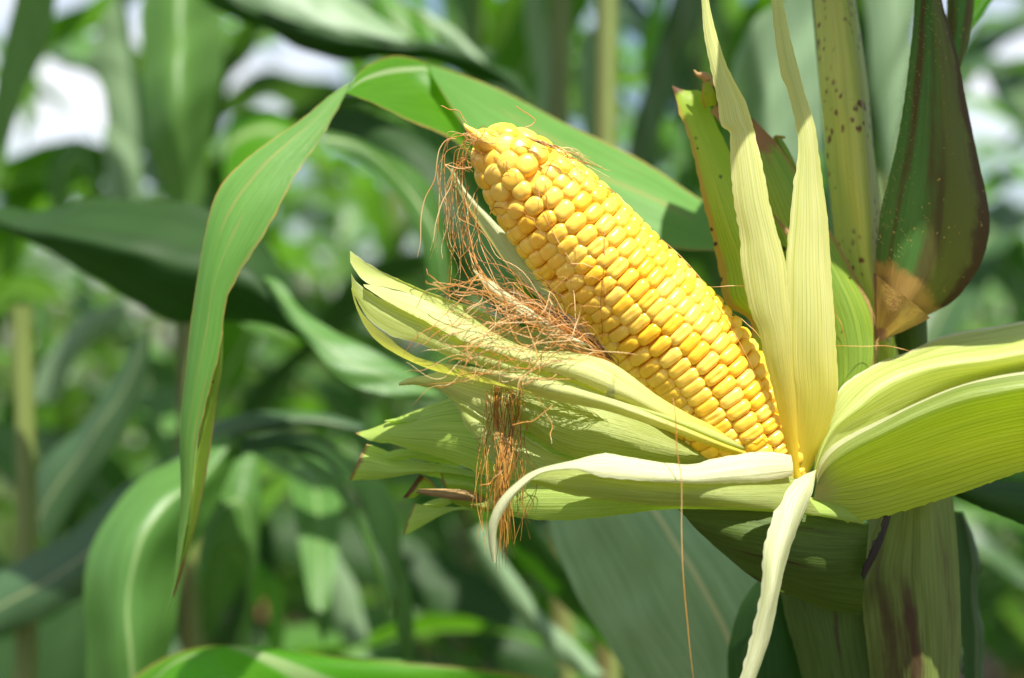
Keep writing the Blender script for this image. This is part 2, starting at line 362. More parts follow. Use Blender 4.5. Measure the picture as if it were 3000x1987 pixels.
while s < total - 42 * px:
    c, R, T, dR = axis_at(s)
    Rp = R / px
    if Rp < 134 and s < 300 * px: nk = max(3, int(round(2 * math.pi * Rp * .93 / 63)))
    else: nk = 16
    if ring == 0: nk = 4
    nk = min(nk, 16)
    pitch = (52 if s < 150 * px else 52 - 14 * min(1, (s / px - 150) / 450)) * px
    S_ = np.cross(T, Fv); S_ /= np.linalg.norm(S_); Fr = np.cross(S_, T); Fr *= np.sign(Fr @ Fv)
    body = nk == 16
    for k in range(nk):
        r = rng
        if body:
            th = 2 * math.pi * (k + .5) / nk + .03 * math.sin(s / px * .006 + k * .8) + .010 * snoise(np.array([s / px * .02]), 40 + k)[0] + .10
            so_ = (k % 2) * .5 * pitch + .16 * pitch * math.sin(k * 2.7) + pitch * .22 * snoise(np.array([s / px * .012]), 90 + k)[0]
        else:
            th = 2 * math.pi * (k + .5 * (ring % 2) + .1) / nk + r.uniform(-.04, .04); so_ = r.uniform(-.06, .06) * pitch
        cc, RR, TT, dRR = axis_at(min(max(s + so_, 2 * px), total - px)); 
        rad = math.cos(th) * Fr + math.sin(th) * S_
        tl = math.atan(max(-.3, min(dRR, 2.2))); nrm = rad * math.cos(tl) - TT * math.sin(tl); ax_ = TT * math.cos(tl) + rad * math.sin(tl)
        circ = np.cross(nrm, ax_)
        a = 2 * math.pi * RR / nk / 2 * (1.10 if body else 1.06) * r.uniform(.98, 1.04); b = pitch / 2 * r.uniform(1.04, 1.12) * (1.05 if body else 1.16)
        a = min(a, 41 * px); 
        if not body: a = max(a, 33 * px)
        h = (36 if body else 31) * px
        p = 2.15 if not body else 2.5 + .9 * min(1, max(0, (s / px - 200) / 350))
        tw = r.uniform(-.06, .06); e1 = circ * math.cos(tw) + ax_ * math.sin(tw); e2 = ax_ * math.cos(tw) - circ * math.sin(tw)
        dent = 0 if s < 420 * px else max(0, r.uniform(-.16, .13))
        out = r.uniform(-1.5, 2.) * px
        cen = cc + rad * RR - nrm * (h - out)
        facing = nrm @ Fv
        kr = np.clip(r.normal(.5, .22) + (.15 if s < 250 * px else 0), 0, 1)
        # position in the view, to pick the kernels that show largest
        X = cen + nrm * h; vx = X[0] / K / X[1] + 1183.5; vy = 783.9 - (X[2] - CAMH) / K / X[1]
        KS.append((facing * a * b, vx, vy, kernel_geo(cen, e1, e2, nrm, a, b, h, p, dent, kr), kr, cen, facing))
    s += pitch; ring += 1
# hidden by the husks: lower left edge and right vertical husk
def hidden(x, y):
    if x > 1700 and x > 1740 + (y - 770) * .28: return True
    if y > 850 + (x - 1450) * .76 : return True
    return False
order = sorted([i for i, k in enumerate(KS) if k[6] > .3 and not hidden(k[1], k[2])], key=lambda i: -KS[i][0])
top = set(order[:100])
rest = Bag()
for i, k in enumerate(KS):
    if i in top:
        build('kernel', k[3], BF, M['kernel'], ear, attr=np.full(len(BV), k[4]), origin=k[5])
    else: rest.add(k[3], BF, k[4])
o = rest.build('small_kernels', M['kernel'], ear); o['kind'] = 'stuff'
# the spike at the ear's tip
tp = [P(*q) for q in ((1140, 338, .537), (1118, 325, .534), (1095, 308, .533), (1080, 296, .532), (1072, 286, .532))]
V_, F_ = tube_geo(cr_eval(np.array(tp), np.linspace(0, 1, 24)), np.interp(np.linspace(0, 1, 24), [0, .4, 1], [.0034, .0019, .0002]), 8)
b = Bag(); b.add(V_, F_, 1.); b.build('tip_spike', M['kernel'], ear, 'pale pointed spike at the tip of the ear')

# ------------------------------------------------------------------ husks of the peeled ear
H = 'husk_leaf'
def HL(lines, depths, mat, **kw): return sheet(H, lines, depths, M[mat], ear, **kw)
# pale husk standing up, left
HL([z8([(300, 1190), (262, 1050)]) + z3([(1690, 1400), (1640, 1200), (1590, 1000), (1550, 800), (1470, 600), (1395, 220), (1385, 0)]) + z4([(655, 1300), (630, 1040), (622, 820), (618, 750), (550, 690), (528, 520), (475, 260), (425, 0)]) + F([(1622, 10), (1616, -60), (1614, -120)]),
    z8([(362, 1192), (335, 1100)]) + z3([(1870, 1420), (1850, 1200), (1835, 1000), (1830, 800), (1810, 600), (1785, 220), (1725, 0)]) + z4([(930, 1300), (880, 1040), (835, 850), (800, 700), (745, 520), (610, 260), (520, 0)]) + F([(1640, 10), (1630, -60), (1618, -120)])],
   [[.544, .533, .533, .540, .550], [.546, .530, .530, .540, .550]], 'husk', bulge=[.001, .0015, .0015, .001, .0005], nv=140, nu=22, label='pale husk leaf standing upright in front of the kernels, left of the pair')
# pale husk standing up, right
HL([z8([(325, 1180), (300, 1080)]) + z3([(1810, 1330), (1785, 1200), (1772, 1000), (1770, 800), (1776, 600), (1780, 220), (1800, 0)]) + z4([(1085, 1400), (1110, 1150), (1145, 900), (1125, 700), (1065, 440), (1010, 300), (965, 0)]) + F([(1784, 10), (1778, -60), (1776, -120)]),
    z8([(395, 1180), (440, 1080), (500, 960), (560, 780), (596, 620)]) + z3([(2228, 1200), (2215, 1000), (2200, 600), (2170, 100)]) + z4([(1378, 1400), (1340, 1150), (1300, 900), (1270, 700), (1190, 440), (1155, 300), (1080, 0)]) + F([(1812, 10), (1796, -60), (1780, -120)])],
   [[.548, .538, .538, .545, .555], [.552, .544, .544, .545, .555]], 'husk', bulge=[.001, .0025, .002, .001, .0005], nv=140, nu=24, label='pale husk leaf standing upright, right of the pair, its foot tucked behind the broad husk')
# big right husks
HL([z8([(440, 1130), (462, 970), (520, 790), (600, 600), (700, 500), (900, 385), (1100, 312), (1300, 215), (1500, 160), (1700, 130), (1900, 98), (2150, 80), (2500, 120)]),
    z8([(445, 1135), (495, 980), (560, 850), (640, 765), (740, 680), (850, 580), (1000, 490), (1200, 415), (1400, 375), (1650, 345), (1900, 300), (2150, 262), (2500, 280)]),
    z8([(448, 1145), (510, 1010), (610, 880), (720, 800), (860, 735), (1000, 670), (1200, 590), (1400, 520), (1650, 460), (1900, 410), (2150, 370), (2500, 370)]),
    z8([(455, 1160), (530, 1060), (640, 960), (760, 890), (900, 830), (1050, 760), (1250, 670), (1450, 590), (1650, 530), (1900, 480), (2150, 440), (2500, 430)])],
   [[.548, .565, .585, .60, .61], [.546, .552, .560, .566, .572], [.547, .556, .567, .575, .58], [.548, .56, .575, .585, .59]], 'huskin', nv=90, nu=36, label='broad pale husk leaf arching out to the right, behind the larger one')
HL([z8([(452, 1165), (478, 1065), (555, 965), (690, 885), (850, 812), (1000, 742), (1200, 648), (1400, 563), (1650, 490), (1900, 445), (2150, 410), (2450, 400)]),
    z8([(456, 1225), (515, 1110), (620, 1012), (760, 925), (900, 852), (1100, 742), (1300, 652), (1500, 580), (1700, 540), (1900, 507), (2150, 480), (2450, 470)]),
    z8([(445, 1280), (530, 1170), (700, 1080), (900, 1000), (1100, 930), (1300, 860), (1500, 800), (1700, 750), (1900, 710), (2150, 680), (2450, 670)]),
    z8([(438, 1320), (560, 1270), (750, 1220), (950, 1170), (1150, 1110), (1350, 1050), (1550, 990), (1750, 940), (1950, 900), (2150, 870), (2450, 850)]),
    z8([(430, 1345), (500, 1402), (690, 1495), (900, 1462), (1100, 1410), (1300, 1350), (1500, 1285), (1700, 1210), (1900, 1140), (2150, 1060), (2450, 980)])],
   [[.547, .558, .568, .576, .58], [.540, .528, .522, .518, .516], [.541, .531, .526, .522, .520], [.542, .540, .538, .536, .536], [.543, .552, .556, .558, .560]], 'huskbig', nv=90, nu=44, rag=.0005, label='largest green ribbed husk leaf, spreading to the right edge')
# tongue curling down
HL([z7([(868, 488), (790, 520), (720, 560), (670, 620), (640, 740), (600, 900), (590, 1100), (540, 1320), (468, 1575), (430, 1700)]),
    z7([(868, 492), (858, 540), (842, 610), (800, 720), (750, 880), (690, 1100), (632, 1340), (552, 1575), (520, 1700)])],
   [[.540, .525, .518, .516, .514], [.540, .530, .522, .518, .514]], 'huskw', rag=.0005, bulge=[0, .004, .005, .004, .002], nv=80, nu=20, wob=.0012, label='narrow white-green husk strip hanging down from the base of the ear')
# strip to the left, tip curled down
HL([F([(1828, 1052), (1790, 1046), (1750, 1045), (1700, 1053), (1640, 1064), (1600, 1074), (1520, 1068), (1420, 1050), (1390, 1047), (1330, 1062), (1240, 1085), (1190, 1118), (1150, 1162), (1131, 1210), (1130, 1260), (1137, 1298)]),
    F([(1832, 1100), (1790, 1110), (1740, 1117), (1690, 1118), (1640, 1119), (1600, 1119), (1520, 1114), (1420, 1106), (1380, 1100), (1330, 1086), (1255, 1094), (1205, 1132), (1172, 1172), (1150, 1215), (1146, 1262), (1146, 1300)])],
   [[.535, .522, .518, .516, .515], [.532, .514, .512, .512, .514]], 'huskw', bulge=[.002, .004, .002, .002, .001], nv=110, nu=18, label='pale husk strip reaching left with its thin tip curled downwards')
HL([F([(1826, 1098), (1740, 1100), (1640, 1100), (1520, 1095), (1420, 1085), (1330, 1075), (1260, 1085), (1228, 1105)]),
    F([(1900, 1192), (1800, 1178), (1700, 1175), (1600, 1171), (1500, 1166), (1400, 1155), (1300, 1140), (1220, 1112)])],
   [[.536, .524, .524, .524, .524], [.538, .520, .520, .520, .524]], 'huskribs', bulge=[.002, .005, .004, .002], nv=90, nu=20, label='grey-green husk leaf lying under the pale curled strip')
HL([F([(1930, 1160), (1860, 1150), (1700, 1140), (1500, 1130), (1350, 1115), (1240, 1110), (1160, 1125), (1120, 1160), (1085, 1165)]),
    F([(2002, 1214), (1900, 1196), (1800, 1184), (1700, 1178), (1560, 1177), (1400, 1196), (1300, 1204), (1200, 1196), (1110, 1172)])],
   [[.546, .535, .535, .54], [.545, .530, .530, .54]], 'huskg', bulge=[.002, .006, .004, .001], nv=90, nu=20, label='darker green husk leaf edge underneath the ear')
# boat-shaped husks on the left
HL([z2([(75, 105), (180, 180), (330, 270), (500, 350), (700, 440), (950, 530), (1200, 620), (1500, 740), (1800, 830), (2100, 920), (2367, 1060)]),
    z2([(78, 200), (140, 300), (240, 390), (400, 420), (600, 480), (800, 590), (1050, 720), (1300, 850), (1600, 960), (1900, 1090), (2367, 1260)])],
   [[.540, .545, .560, .572, .57], [.538, .535, .540, .545, .55]], 'huskin', bulge=[0, -.004, -.006, -.004, -.002], nv=90, nu=22, flip=True, label='pale green husk leaf whose pointed tip rises at far left')
HL([z2([(190, 395), (330, 408), (480, 448), (600, 480), (740, 540), (950, 648), (1150, 735), (1300, 815), (1500, 905), (1700, 965), (1900, 975), (2100, 1000), (2367, 1090)]) + z3([(650, 1345), (900, 1495), (1020, 1560), (1300, 1680), (1500, 1780)]),
    z2([(200, 415), (350, 515), (500, 598), (700, 700), (870, 790), (1100, 900), (1300, 975), (1500, 1050), (1700, 1130), (2000, 1210), (2367, 1372)]) + z3([(200, 1352), (400, 1432), (600, 1530), (800, 1620), (1100, 1720), (1500, 1830)])],
   [[.537, .533, .528, .524, .530, .545], [.535, .526, .521, .518, .524, .544]], 'husk', bulge=[0, .002, .004, .005, .002], nv=120, nu=20, flip=True, label='bright ridge of pale husk leaf running along the underside of the kernels')
HL([z2([(85, 300), (130, 370), (250, 465), (400, 548), (600, 645), (740, 712), (900, 800), (1100, 905), (1400, 1010), (1700, 1130), (2000, 1215), (2367, 1360)]) + F([(1560, 960), (1680, 1010), (1780, 1052)]),
    z2([(92, 460), (150, 560), (220, 680), (350, 790), (480, 860), (620, 890), (760, 942), (960, 1032), (1200, 1100), (1500, 1190), (1800, 1270), (2100, 1350), (2367, 1430)]) + F([(1560, 982), (1680, 1030), (1780, 1060)])],
   [[.539, .530, .524, .524, .544], [.539, .529, .522, .521, .544]], 'huskin', bulge=[0, .002, .003, .003, .001], nv=110, nu=22, flip=True, label='pale husk leaf between the two long slits')
HL([z2([(88, 420), (150, 590), (220, 690), (300, 765), (400, 842), (540, 962), (700, 1042), (900, 1082), (1060, 1100), (1300, 1140), (1600, 1180), (1900, 1250), (2367, 1380)]) + F([(1560, 975), (1680, 1025), (1780, 1062)]),
    z2([(84, 430), (120, 570), (200, 750), (300, 880), (430, 972), (600, 1062), (800, 1142), (1000, 1192), (1200, 1242), (1500, 1312), (1800, 1392), (2100, 1452), (2367, 1512)]) + F([(1560, 1002), (1680, 1045), (1780, 1070)])],
   [[.538, .526, .520, .521, .544], [.540, .532, .524, .522, .545]], 'husk', bulge=[0, .001, .003, .004, .001], nv=120, nu=20, flip=True, label='lowest pale husk leaf of the boat-shaped group, below the lower slit')
# narrow pale husk behind the silk
HL([z1([(358, 730), (370, 800), (430, 920), (520, 1080), (600, 1200), (700, 1350), (800, 1500), (900, 1620), (1100, 1820), (1300, 2000)]),
    z1([(372, 722), (410, 790), (490, 910), (600, 1040), (720, 1160), (830, 1280), (920, 1400), (1020, 1540), (1250, 1750), (1500, 1950)])],
   [[.575, .575, .575], [.572, .570, .572]], 'huskw', bulge=.003, nv=60, nu=14, label='narrow creamy husk leaf seen behind the reddish silk')
HL([zs([(578, 600), (640, 690), (720, 790), (850, 900), (1000, 1010), (1200, 1130), (1450, 1270), (1680, 1310)]),
    zs([(582, 598), (680, 670), (780, 720), (920, 830), (1060, 920), (1250, 1060), (1480, 1200), (1680, 1305)])],
   [[.532, .528, .526], [.532, .528, .526]], 'huskw', bulge=.001, nv=50, nu=10, label='thin cream sliver of husk caught in the silk')
# lower fan of outer husks
def fan(top_, bot, dep, mat='huskg', bul=.004, lab=None, **kw):
    HL([top_, bot], [dep, [q - .003 for q in dep]], mat, bulge=[0, bul, bul], nv=70, nu=20, flip=True, label=lab, **kw)
HL([z6([(440, 60), (520, 20), (640, 0), (800, -40), (1000, -50), (1300, -40), (1700, 60), (2100, 200), (2600, 420)]),
    z6([(445, 78), (560, 72), (650, 90), (740, 100), (900, 200), (1100, 330), (1300, 450), (1700, 600), (2100, 650), (2600, 700)])],
   [[.560, .556, .552, .55], [.558, .552, .548, .55]], 'husk', bulge=.003, nv=80, nu=22, flip=True, label='pale husk leaf with a blunt tip just below the boat-shaped group')
HL([z6([(110, 440), (250, 400), (380, 340), (500, 290), (700, 215), (850, 170), (1050, 140), (1400, 200), (1800, 330), (2200, 480), (2700, 640)]),
    z6([(115, 450), (240, 505), (380, 520), (520, 560), (700, 610), (900, 680), (1100, 770), (1300, 800), (1700, 820), (2200, 760), (2700, 720)])],
   [[.575, .570, .562, .558, .555], [.573, .562, .553, .552, .553]], 'huskg', bulge=[0, .006, .010, .010, .004], nv=90, nu=26, rib=9, flip=True, label='broad bright green husk leaf pointing left below the pale ones')
HL([z6([(760, 80), (900, 170), (1000, 260), (1150, 350), (1350, 430), (1500, 520), (1700, 620), (2100, 700), (2600, 720)]),
    z6([(740, 95), (880, 240), (960, 400), (1100, 560), (1200, 720), (1330, 800), (1600, 790), (2100, 760), (2600, 740)])],
   [[.556, .548, .545, .55], [.556, .546, .543, .55]], 'huskin', bulge=[0, .003, .004, .002], nv=80, nu=22, flip=True, label='pale yellow husk leaf face behind the hanging beard of silk')
HL([z6([(1300, 80), (1500, 120), (1800, 180), (2100, 260), (2400, 380), (2800, 560)]),
    z6([(1340, 330), (1500, 490), (1750, 620), (2000, 650), (2400, 690), (2800, 720)])],
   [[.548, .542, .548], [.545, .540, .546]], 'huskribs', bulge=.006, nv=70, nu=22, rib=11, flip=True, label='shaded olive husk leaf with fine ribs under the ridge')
HL([z6([(195, 525), (300, 560), (430, 620), (600, 660), (800, 690), (1000, 730), (1160, 790), (1500, 800), (2000, 790)]),
    z6([(60, 805), (200, 800), (350, 790), (520, 760), (700, 745), (900, 760), (1150, 800), (1500, 860), (2000, 870)])],
   [[.578, .572, .56, .555], [.576, .566, .556, .553]], 'huskg', bulge=.004, nv=70, nu=18, flip=True, label='short lime green husk leaf with a notched tip at lower left')
HL([z6([(600, 760), (680, 800), (740, 870), (860, 870), (1020, 880), (1150, 960), (1400, 1000), (1800, 960)]),
    z6([(470, 940), (560, 940), (620, 900), (760, 930), (900, 1000), (1150, 1050), (1420, 1090), (1800, 1060)])],
   [[.575, .568, .56, .556], [.575, .566, .558, .556]], 'backhusk', bulge=.003, nv=60, nu=16, flip=True, label='narrow husk leaf with a frayed olive tip')
HL([z6([(590, 870), (720, 868), (860, 870), (1000, 885), (1130, 975)]),
    z6([(570, 900), (700, 925), (850, 950), (1000, 965), (1140, 990)])],
   [[.563, .560, .558], [.562, .558, .557]], 'dry', bulge=.002, nv=50, nu=12, flip=True, label='brown withered husk edge below the silk beard')
HL([z6([(555, 985), (700, 1000), (880, 1010), (1000, 1000), (1200, 1020), (1500, 1050)]),
    z6([(470, 1225), (560, 1190), (700, 1110), (850, 1040), (1000, 1035), (1200, 1045), (1500, 1080)])],
   [[.585, .575, .562], [.582, .573, .56]], 'huskg', bulge=.002, nv=60, nu=14, flip=True, label='lowest lime green husk tip pointing down at left')
HL([z6([(760, 750), (900, 760), (1150, 800), (1350, 840), (1600, 870), (2000, 860), (2400, 900)]),
    z6([(800, 870), (1000, 890), (1180, 980), (1350, 1010), (1600, 960), (2000, 960), (2400, 980)])],
   [[.570, .565, .558, .55], [.570, .562, .554, .548]], 'huskg', bulge=.004, nv=60, nu=16, flip=True, label='mid green husk leaf between the lime tip and the brown edge')

for q_, (ya, yb, xt, yt, dd) in enumerate([(-30, 60, 560, 20, .565), (300, 420, 330, 345, .572), (560, 640, 200, 640, .577), (640, 730, 90, 770, .579), (900, 960, 620, 985, .572)]):
    HL([z6([(xt, yt), (xt + 120, (yt + ya) / 2), (xt + 330, ya), (xt + 700, ya + 40)]), z6([(xt + 4, yt + 8), (xt + 130, yt + 30), (xt + 330, yb), (xt + 700, yb + 60)])],
       [[dd, dd - .004, dd], [dd, dd - .005, dd]], 'huskg', bulge=.002, nv=50, nu=12, flip=True, rag=.0005)
# back husks between and behind the upright pair
HL([F([(1760, 1000), (1735, 850)]) + F([(1736, 746), (1678, 704), (1661, 632), (1645, 553)]) + z4([(430, 1330), (350, 950), (290, 740), (240, 620), (205, 480), (178, 395)]),
    F([(1860, 1000), (1830, 850)]) + z4([(1000, 1700), (860, 1400), (700, 1050), (600, 840), (540, 720), (490, 600), (440, 490), (400, 436), (350, 430), (300, 436), (240, 420), (182, 397)])],
   [[.570, .577, .580, .582], [.570, .575, .582, .588]], 'backhusk', bulge=[.004, .006, .004, 0], nv=90, nu=24, label='veined yellow-green husk leaf with a pointed tip behind the upright pair')
HL([F([(1640, 260), (1648, 248), (1654, 235), (1652, 215), (1642, 196)]),
    F([(1665, 290), (1668, 260), (1660, 230), (1655, 205), (1646, 192)])], [[.584, .582, .580], [.582, .578, .578]], 'dry', bulge=.003, nv=30, nu=10, label='shrivelled brown husk tip curling over')
HL([F([(1628, 250), (1622, 228), (1622, 205), (1624, 190)]),
    F([(1655, 248), (1658, 225), (1652, 200), (1648, 188)])], [[.583, .580, .579], [.583, .580, .579]], 'backhusk', bulge=.004, nv=30, nu=12)
V_, F_ = tube_geo(cr_eval(np.array([P(*q) for q in ((1648, 196, .578), (1632, 178, .577), (1622, 174, .577), (1612, 172, .577), (1604, 162, .577))]), np.linspace(0, 1, 18)), np.interp(np.linspace(0, 1, 18), [0, .3, 1], [.0026, .0017, .0003]), 7)
b = Bag(); b.add(V_, F_, .3); b.build('husk_tip', M['dry'], ear, 'dry brown thread at the husk tip')
HL([F([(1900, 950), (1880, 820), (1850, 700), (1790, 560), (1750, 440), (1730, 340), (1735, 270)]),
    F([(2000, 900), (2028, 815), (2018, 720), (1965, 610), (1900, 500), (1840, 395), (1790, 325), (1738, 272)])],
   [[.578, .583, .586, .588], [.575, .580, .583, .587]], 'backhuskr', bulge=[.004, .006, .004, 0], nv=80, nu=24, label='dark veined husk leaf sloping down to the right behind the upright pair')
HL([z4([(930, 1340), (1000, 1420), (1080, 1500), (1200, 1600), (1400, 1750)]),
    z4([(960, 1400), (1020, 1490), (1080, 1568), (1200, 1680), (1380, 1800)])], [[.575, .574, .574], [.573, .572, .573]], 'dry', bulge=.001, nv=40, nu=8, label='strip of rust brown dried husk edge')
HL([z4([(955, 800), (960, 850), (1000, 930), (1060, 1010), (1120, 1090), (1180, 1180)]),
    z4([(1005, 790), (1040, 830), (1075, 890), (1110, 960), (1140, 1040), (1200, 1130)])], [[.592, .590, .588], [.592, .588, .588]], 'backhuskr', bulge=.004, nv=40, nu=12, label='small hooked green husk tip behind the pair')
V_, F_ = tube_geo(cr_eval(np.array([P(*q) for q in ((1798, 326, .590), (1793, 320, .590), (1802, 318, .589), (1815, 318, .589))]), np.linspace(0, 1, 12)), np.interp(np.linspace(0, 1, 12), [0, 1], [.0016, .0004]), 6)
b = Bag(); b.add(V_, F_, .7); b.build('husk_tip', M['backhusk'], ear, 'hooked tip of the small green husk')

# husk wrapped round the foot of the ear, in shade
HL([F([(1560, 1170), (1640, 1168), (1760, 1165), (1880, 1180), (2010, 1212)]),
    F([(1600, 1210), (1680, 1235), (1790, 1255), (1900, 1270), (2005, 1270)]),
    F([(1640, 1250), (1710, 1290), (1810, 1320), (1900, 1340), (1998, 1345)]),
    F([(1650, 1262), (1730, 1332), (1800, 1368), (1900, 1405), (1990, 1422)])],
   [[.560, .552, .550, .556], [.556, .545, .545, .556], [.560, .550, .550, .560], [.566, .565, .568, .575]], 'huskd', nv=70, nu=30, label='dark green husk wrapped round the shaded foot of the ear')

HL([F([(2046, 1184), (2032, 1228), (2012, 1270), (1998, 1300), (1990, 1332)]), F([(2062, 1186), (2046, 1236), (2030, 1276), (2012, 1310), (1994, 1345)])],  # added strip: its dark colour paints the shade between husk and sheath
   [[.556, .550, .552], [.560, .556, .556]], 'gapshade', bulge=.002, nv=40, nu=10, rag=.001, wob=.001, label='dark strip standing in for the shade in the gap beside the stalk')
# ------------------------------------------------------------------ silk
def strand(bag, pts, rad=.00022, kr=.5, wig=.0006, seed=0, n=26, ns=5):
    rad = rad * .68
    pts = np.array([P(*q) if len(q) == 3 and q[2] < 3 and q[0] > 3 else q for q in pts]) 
    c = cr_eval(pts, np.linspace(0, 1, n)); r = np.random.default_rng(seed)
    t = np.linspace(0, 1, n)
    for k in range(3): c[:, k] += wig * np.sin(t * r.uniform(6, 16) + r.uniform(0, 6)) * np.sin(np.minimum(t * 4, 1) * 1.57) * r.uniform(.4, 1.3)
    V, Fc = tube_geo(c, rad * np.interp(t, [0, .15, .8, 1], [.8, 1, 1, .35]), ns); bag.add(V, Fc, np.clip(kr + .22 * snoise(np.linspace(0, 7, len(V)), seed + 11) + np.linspace(-.1, .12, len(V)), 0, 1))
def R_(a, b): return random.uniform(a, b)
# tuft draping from the tip
b = Bag()
for i in range(20):
    x0, y0 = R_(1085, 1115), R_(300, 440); e = R_(-1, 1)
    x1 = x0 - R_(10, 55); y1 = y0 - R_(-10, 25); x2 = x1 - R_(5, 30); y2 = y1 + R_(40, 90)
    x3 = x2 + R_(-15, 22); y3 = y2 + R_(60, 150); x4 = x3 + R_(-25, 25); y4 = min(y3 + R_(30, 150), 690)
    d = .532 + R_(-.004, .012)
    strand(b, [(x0, y0, .533), (x1, y1, d), (x2, y2, d + .002), (x3, y3, d + .003), (x4, y4, d + .004)], R_(.00014, .00024), R_(.15, .75), .0009, i)
b.build('silk_tuft', M['silk'], ear, 'reddish silk draping from the tip of the ear')
b = Bag()
for i in range(16):
    t = R_(0, 1); x0 = 1075 + 40 * R_(0, 1); y0 = R_(420, 560)
    strand(b, [(x0, y0, .535), (x0 - R_(0, 30), y0 + R_(50, 80), .535), (x0 + R_(0, 60), y0 + R_(130, 180), .530 + R_(-.003, .008)), (x0 + R_(60, 140), y0 + R_(190, 260), .528), (R_(1230, 1330), R_(740, 800), .53)], R_(.00014, .00024), R_(.1, .7), .001, 100 + i)
b.build('silk_tuft', M['silk'], ear, 'silk threads running down beside the cream husk')
# tangle between husk and kernels
b = Bag()
for i in range(36):
    q = R_(0, 1); x0 = 1430 - 130 * q; y0 = 850 - 95 * q
    L_ = R_(.45, 1); ex = R_(985, 1180) if i % 3 else R_(1150, 1300); ey = R_(640, 700) + (R_(0, 130) if i % 2 else 0); d1 = R_(.518, .535)
    strand(b, [(x0, y0, .528), (x0 - (x0 - ex) * .3, y0 - R_(20, 70), .524), (x0 - (x0 - ex) * .6, (y0 + ey) / 2 + R_(-50, 10), d1), (ex + R_(0, 60), ey + R_(-15, 15), d1), (ex, ey + R_(-20, 40), d1 + R_(-.003, .003))], R_(.00014, .00025), R_(.05, .7), .0013, 200 + i, n=34)
b.build('silk_tuft', M['silk'], ear, 'orange tangle of silk spread over the pale husks')
b = Bag()
for i in range(34):
    q = R_(0, 1); x0 = 1440 - 60 * q; y0 = 860 - 50 * q
    strand(b, [(x0, y0, .528), (x0 - R_(20, 50), y0 - R_(25, 50), .528), (x0 - R_(70, 130), y0 - R_(60, 110), .530), (x0 - R_(130, 230), y0 - R_(90, 180), .533), (x0 - R_(190, 330), y0 - R_(120, 230), .536)], R_(.00014, .00022), R_(.0, .4), .0008, 300 + i)
b.build('silk_tuft', M['silkd'], ear, 'dark brown silk packed between the kernels and the husk')
# drooping loops in front of the pale husks
b = Bag()
loops = [zs([(230, 1150), (290, 1210), (350, 1270), (500, 1300), (700, 1310), (900, 1320), (1100, 1290), (1300, 1210), (1560, 1200)]), zs([(460, 1560), (700, 1550), (950, 1510), (1250, 1485)]),
         zs([(300, 1200), (480, 1160), (700, 1105), (900, 1080), (1300, 1060)]), zs([(340, 1000), (420, 1120), (600, 940), (850, 830)]),
         zs([(460, 1480), (560, 1300), (700, 1180), (850, 1060), (1050, 1010)]), zs([(470, 1540), (600, 1330), (760, 1120), (900, 1050)]),
         zs([(800, 700), (850, 850), (900, 960), (950, 1150), (970, 1250)]), zs([(980, 780), (1050, 950), (1110, 1150), (1150, 1350), (1190, 1530)]),
         zs([(1190, 1530), (1220, 1400), (1260, 1310), (1400, 1230), (1560, 1320)]), zs([(650, 620), (560, 750), (430, 900), (340, 1010)]),
         zs([(1290, 860), (1300, 980), (1260, 1200)]), zs([(1120, 1180), (1200, 1000), (1270, 860), (1330, 780), (1460, 660)]),
         zs([(1430, 1460), (1560, 1410), (1700, 1370), (1800, 1330)]), zs([(1340, 1290), (1500, 1290), (1700, 1330), (1900, 1360), (2100, 1390)]),
         zs([(155, 590), (190, 650), (270, 730), (400, 740), (700, 700), (900, 720)]), zs([(150, 700), (200, 750), (350, 770), (600, 830), (800, 880), (1000, 930)]),
         zs([(60, 950), (150, 810), (330, 760), (560, 700), (830, 690)]), zs([(120, 1290), (300, 1150), (500, 1000), (640, 880), (700, 740)]),
         z6([(1310, 380), (1500, 330), (1630, 200)]), z6([(1490, 150), (1560, 270), (1610, 400), (1600, 520)]),
         z6([(1060, 845), (1160, 800), (1250, 700), (1300, 600)])]
for i, l in enumerate(loops):
    strand(b, [(x, y, .517 + .004 * math.sin(i + j)) for j, (x, y) in enumerate(l)], R_(.00019, .00026), R_(.3, .75), .0005, 400 + i, n=44)
for i in range(36):
    x0 = R_(1080, 1420); y0 = R_(700, 850); 
    strand(b, [(x0, y0, .520), (x0 - R_(20, 70), y0 + R_(-10, 40), .518), (x0 - R_(50, 150), y0 + R_(0, 60), .517), (x0 - R_(90, 200), y0 + R_(20, 110), .518)], R_(.00014, .00022), R_(.2, .8), .0011, 500 + i)
b.build('silk_tuft', M['silk'], ear, 'loose curved silk threads in front of the boat-shaped husks')
# hanging beard
b = Bag()
for i in range(34):
    x0 = R_(1138, 1204); g = random.gauss(0, 1) * 8
    ye = R_(1190, 1330); x1 = 1168 + g * 1.3 + (x0 - 1170) * .5
    strand(b, [(x0, 880, .552), (x0 + R_(-4, 4), 950, .535), (x1, 1040, .528), (1160 + g * 1.2, 1120, .526), (1156 + g * 1.8, (1120 + ye) / 2, .527), (1154 + g * 2.2, ye, .528)], R_(.00016, .00026), R_(.2, .9), .0008, 600 + i, n=30)
for i in range(26):
    x0 = R_(1120, 1215); y0 = R_(885, 930); x1 = x0 + R_(-60, 40)
    strand(b, [(x0, y0, .548), ((x0 + x1) / 2, y0 + R_(60, 120), .535), (x1, y0 + R_(130, 250), .53), (x1 + R_(-25, 25), y0 + R_(260, 360), .53)], R_(.00012, .0002), R_(.3, 1), .0014, 700 + i)
b.build('silk_beard', M['silkd'], ear, 'brown beard of dry silk hanging below the husks')
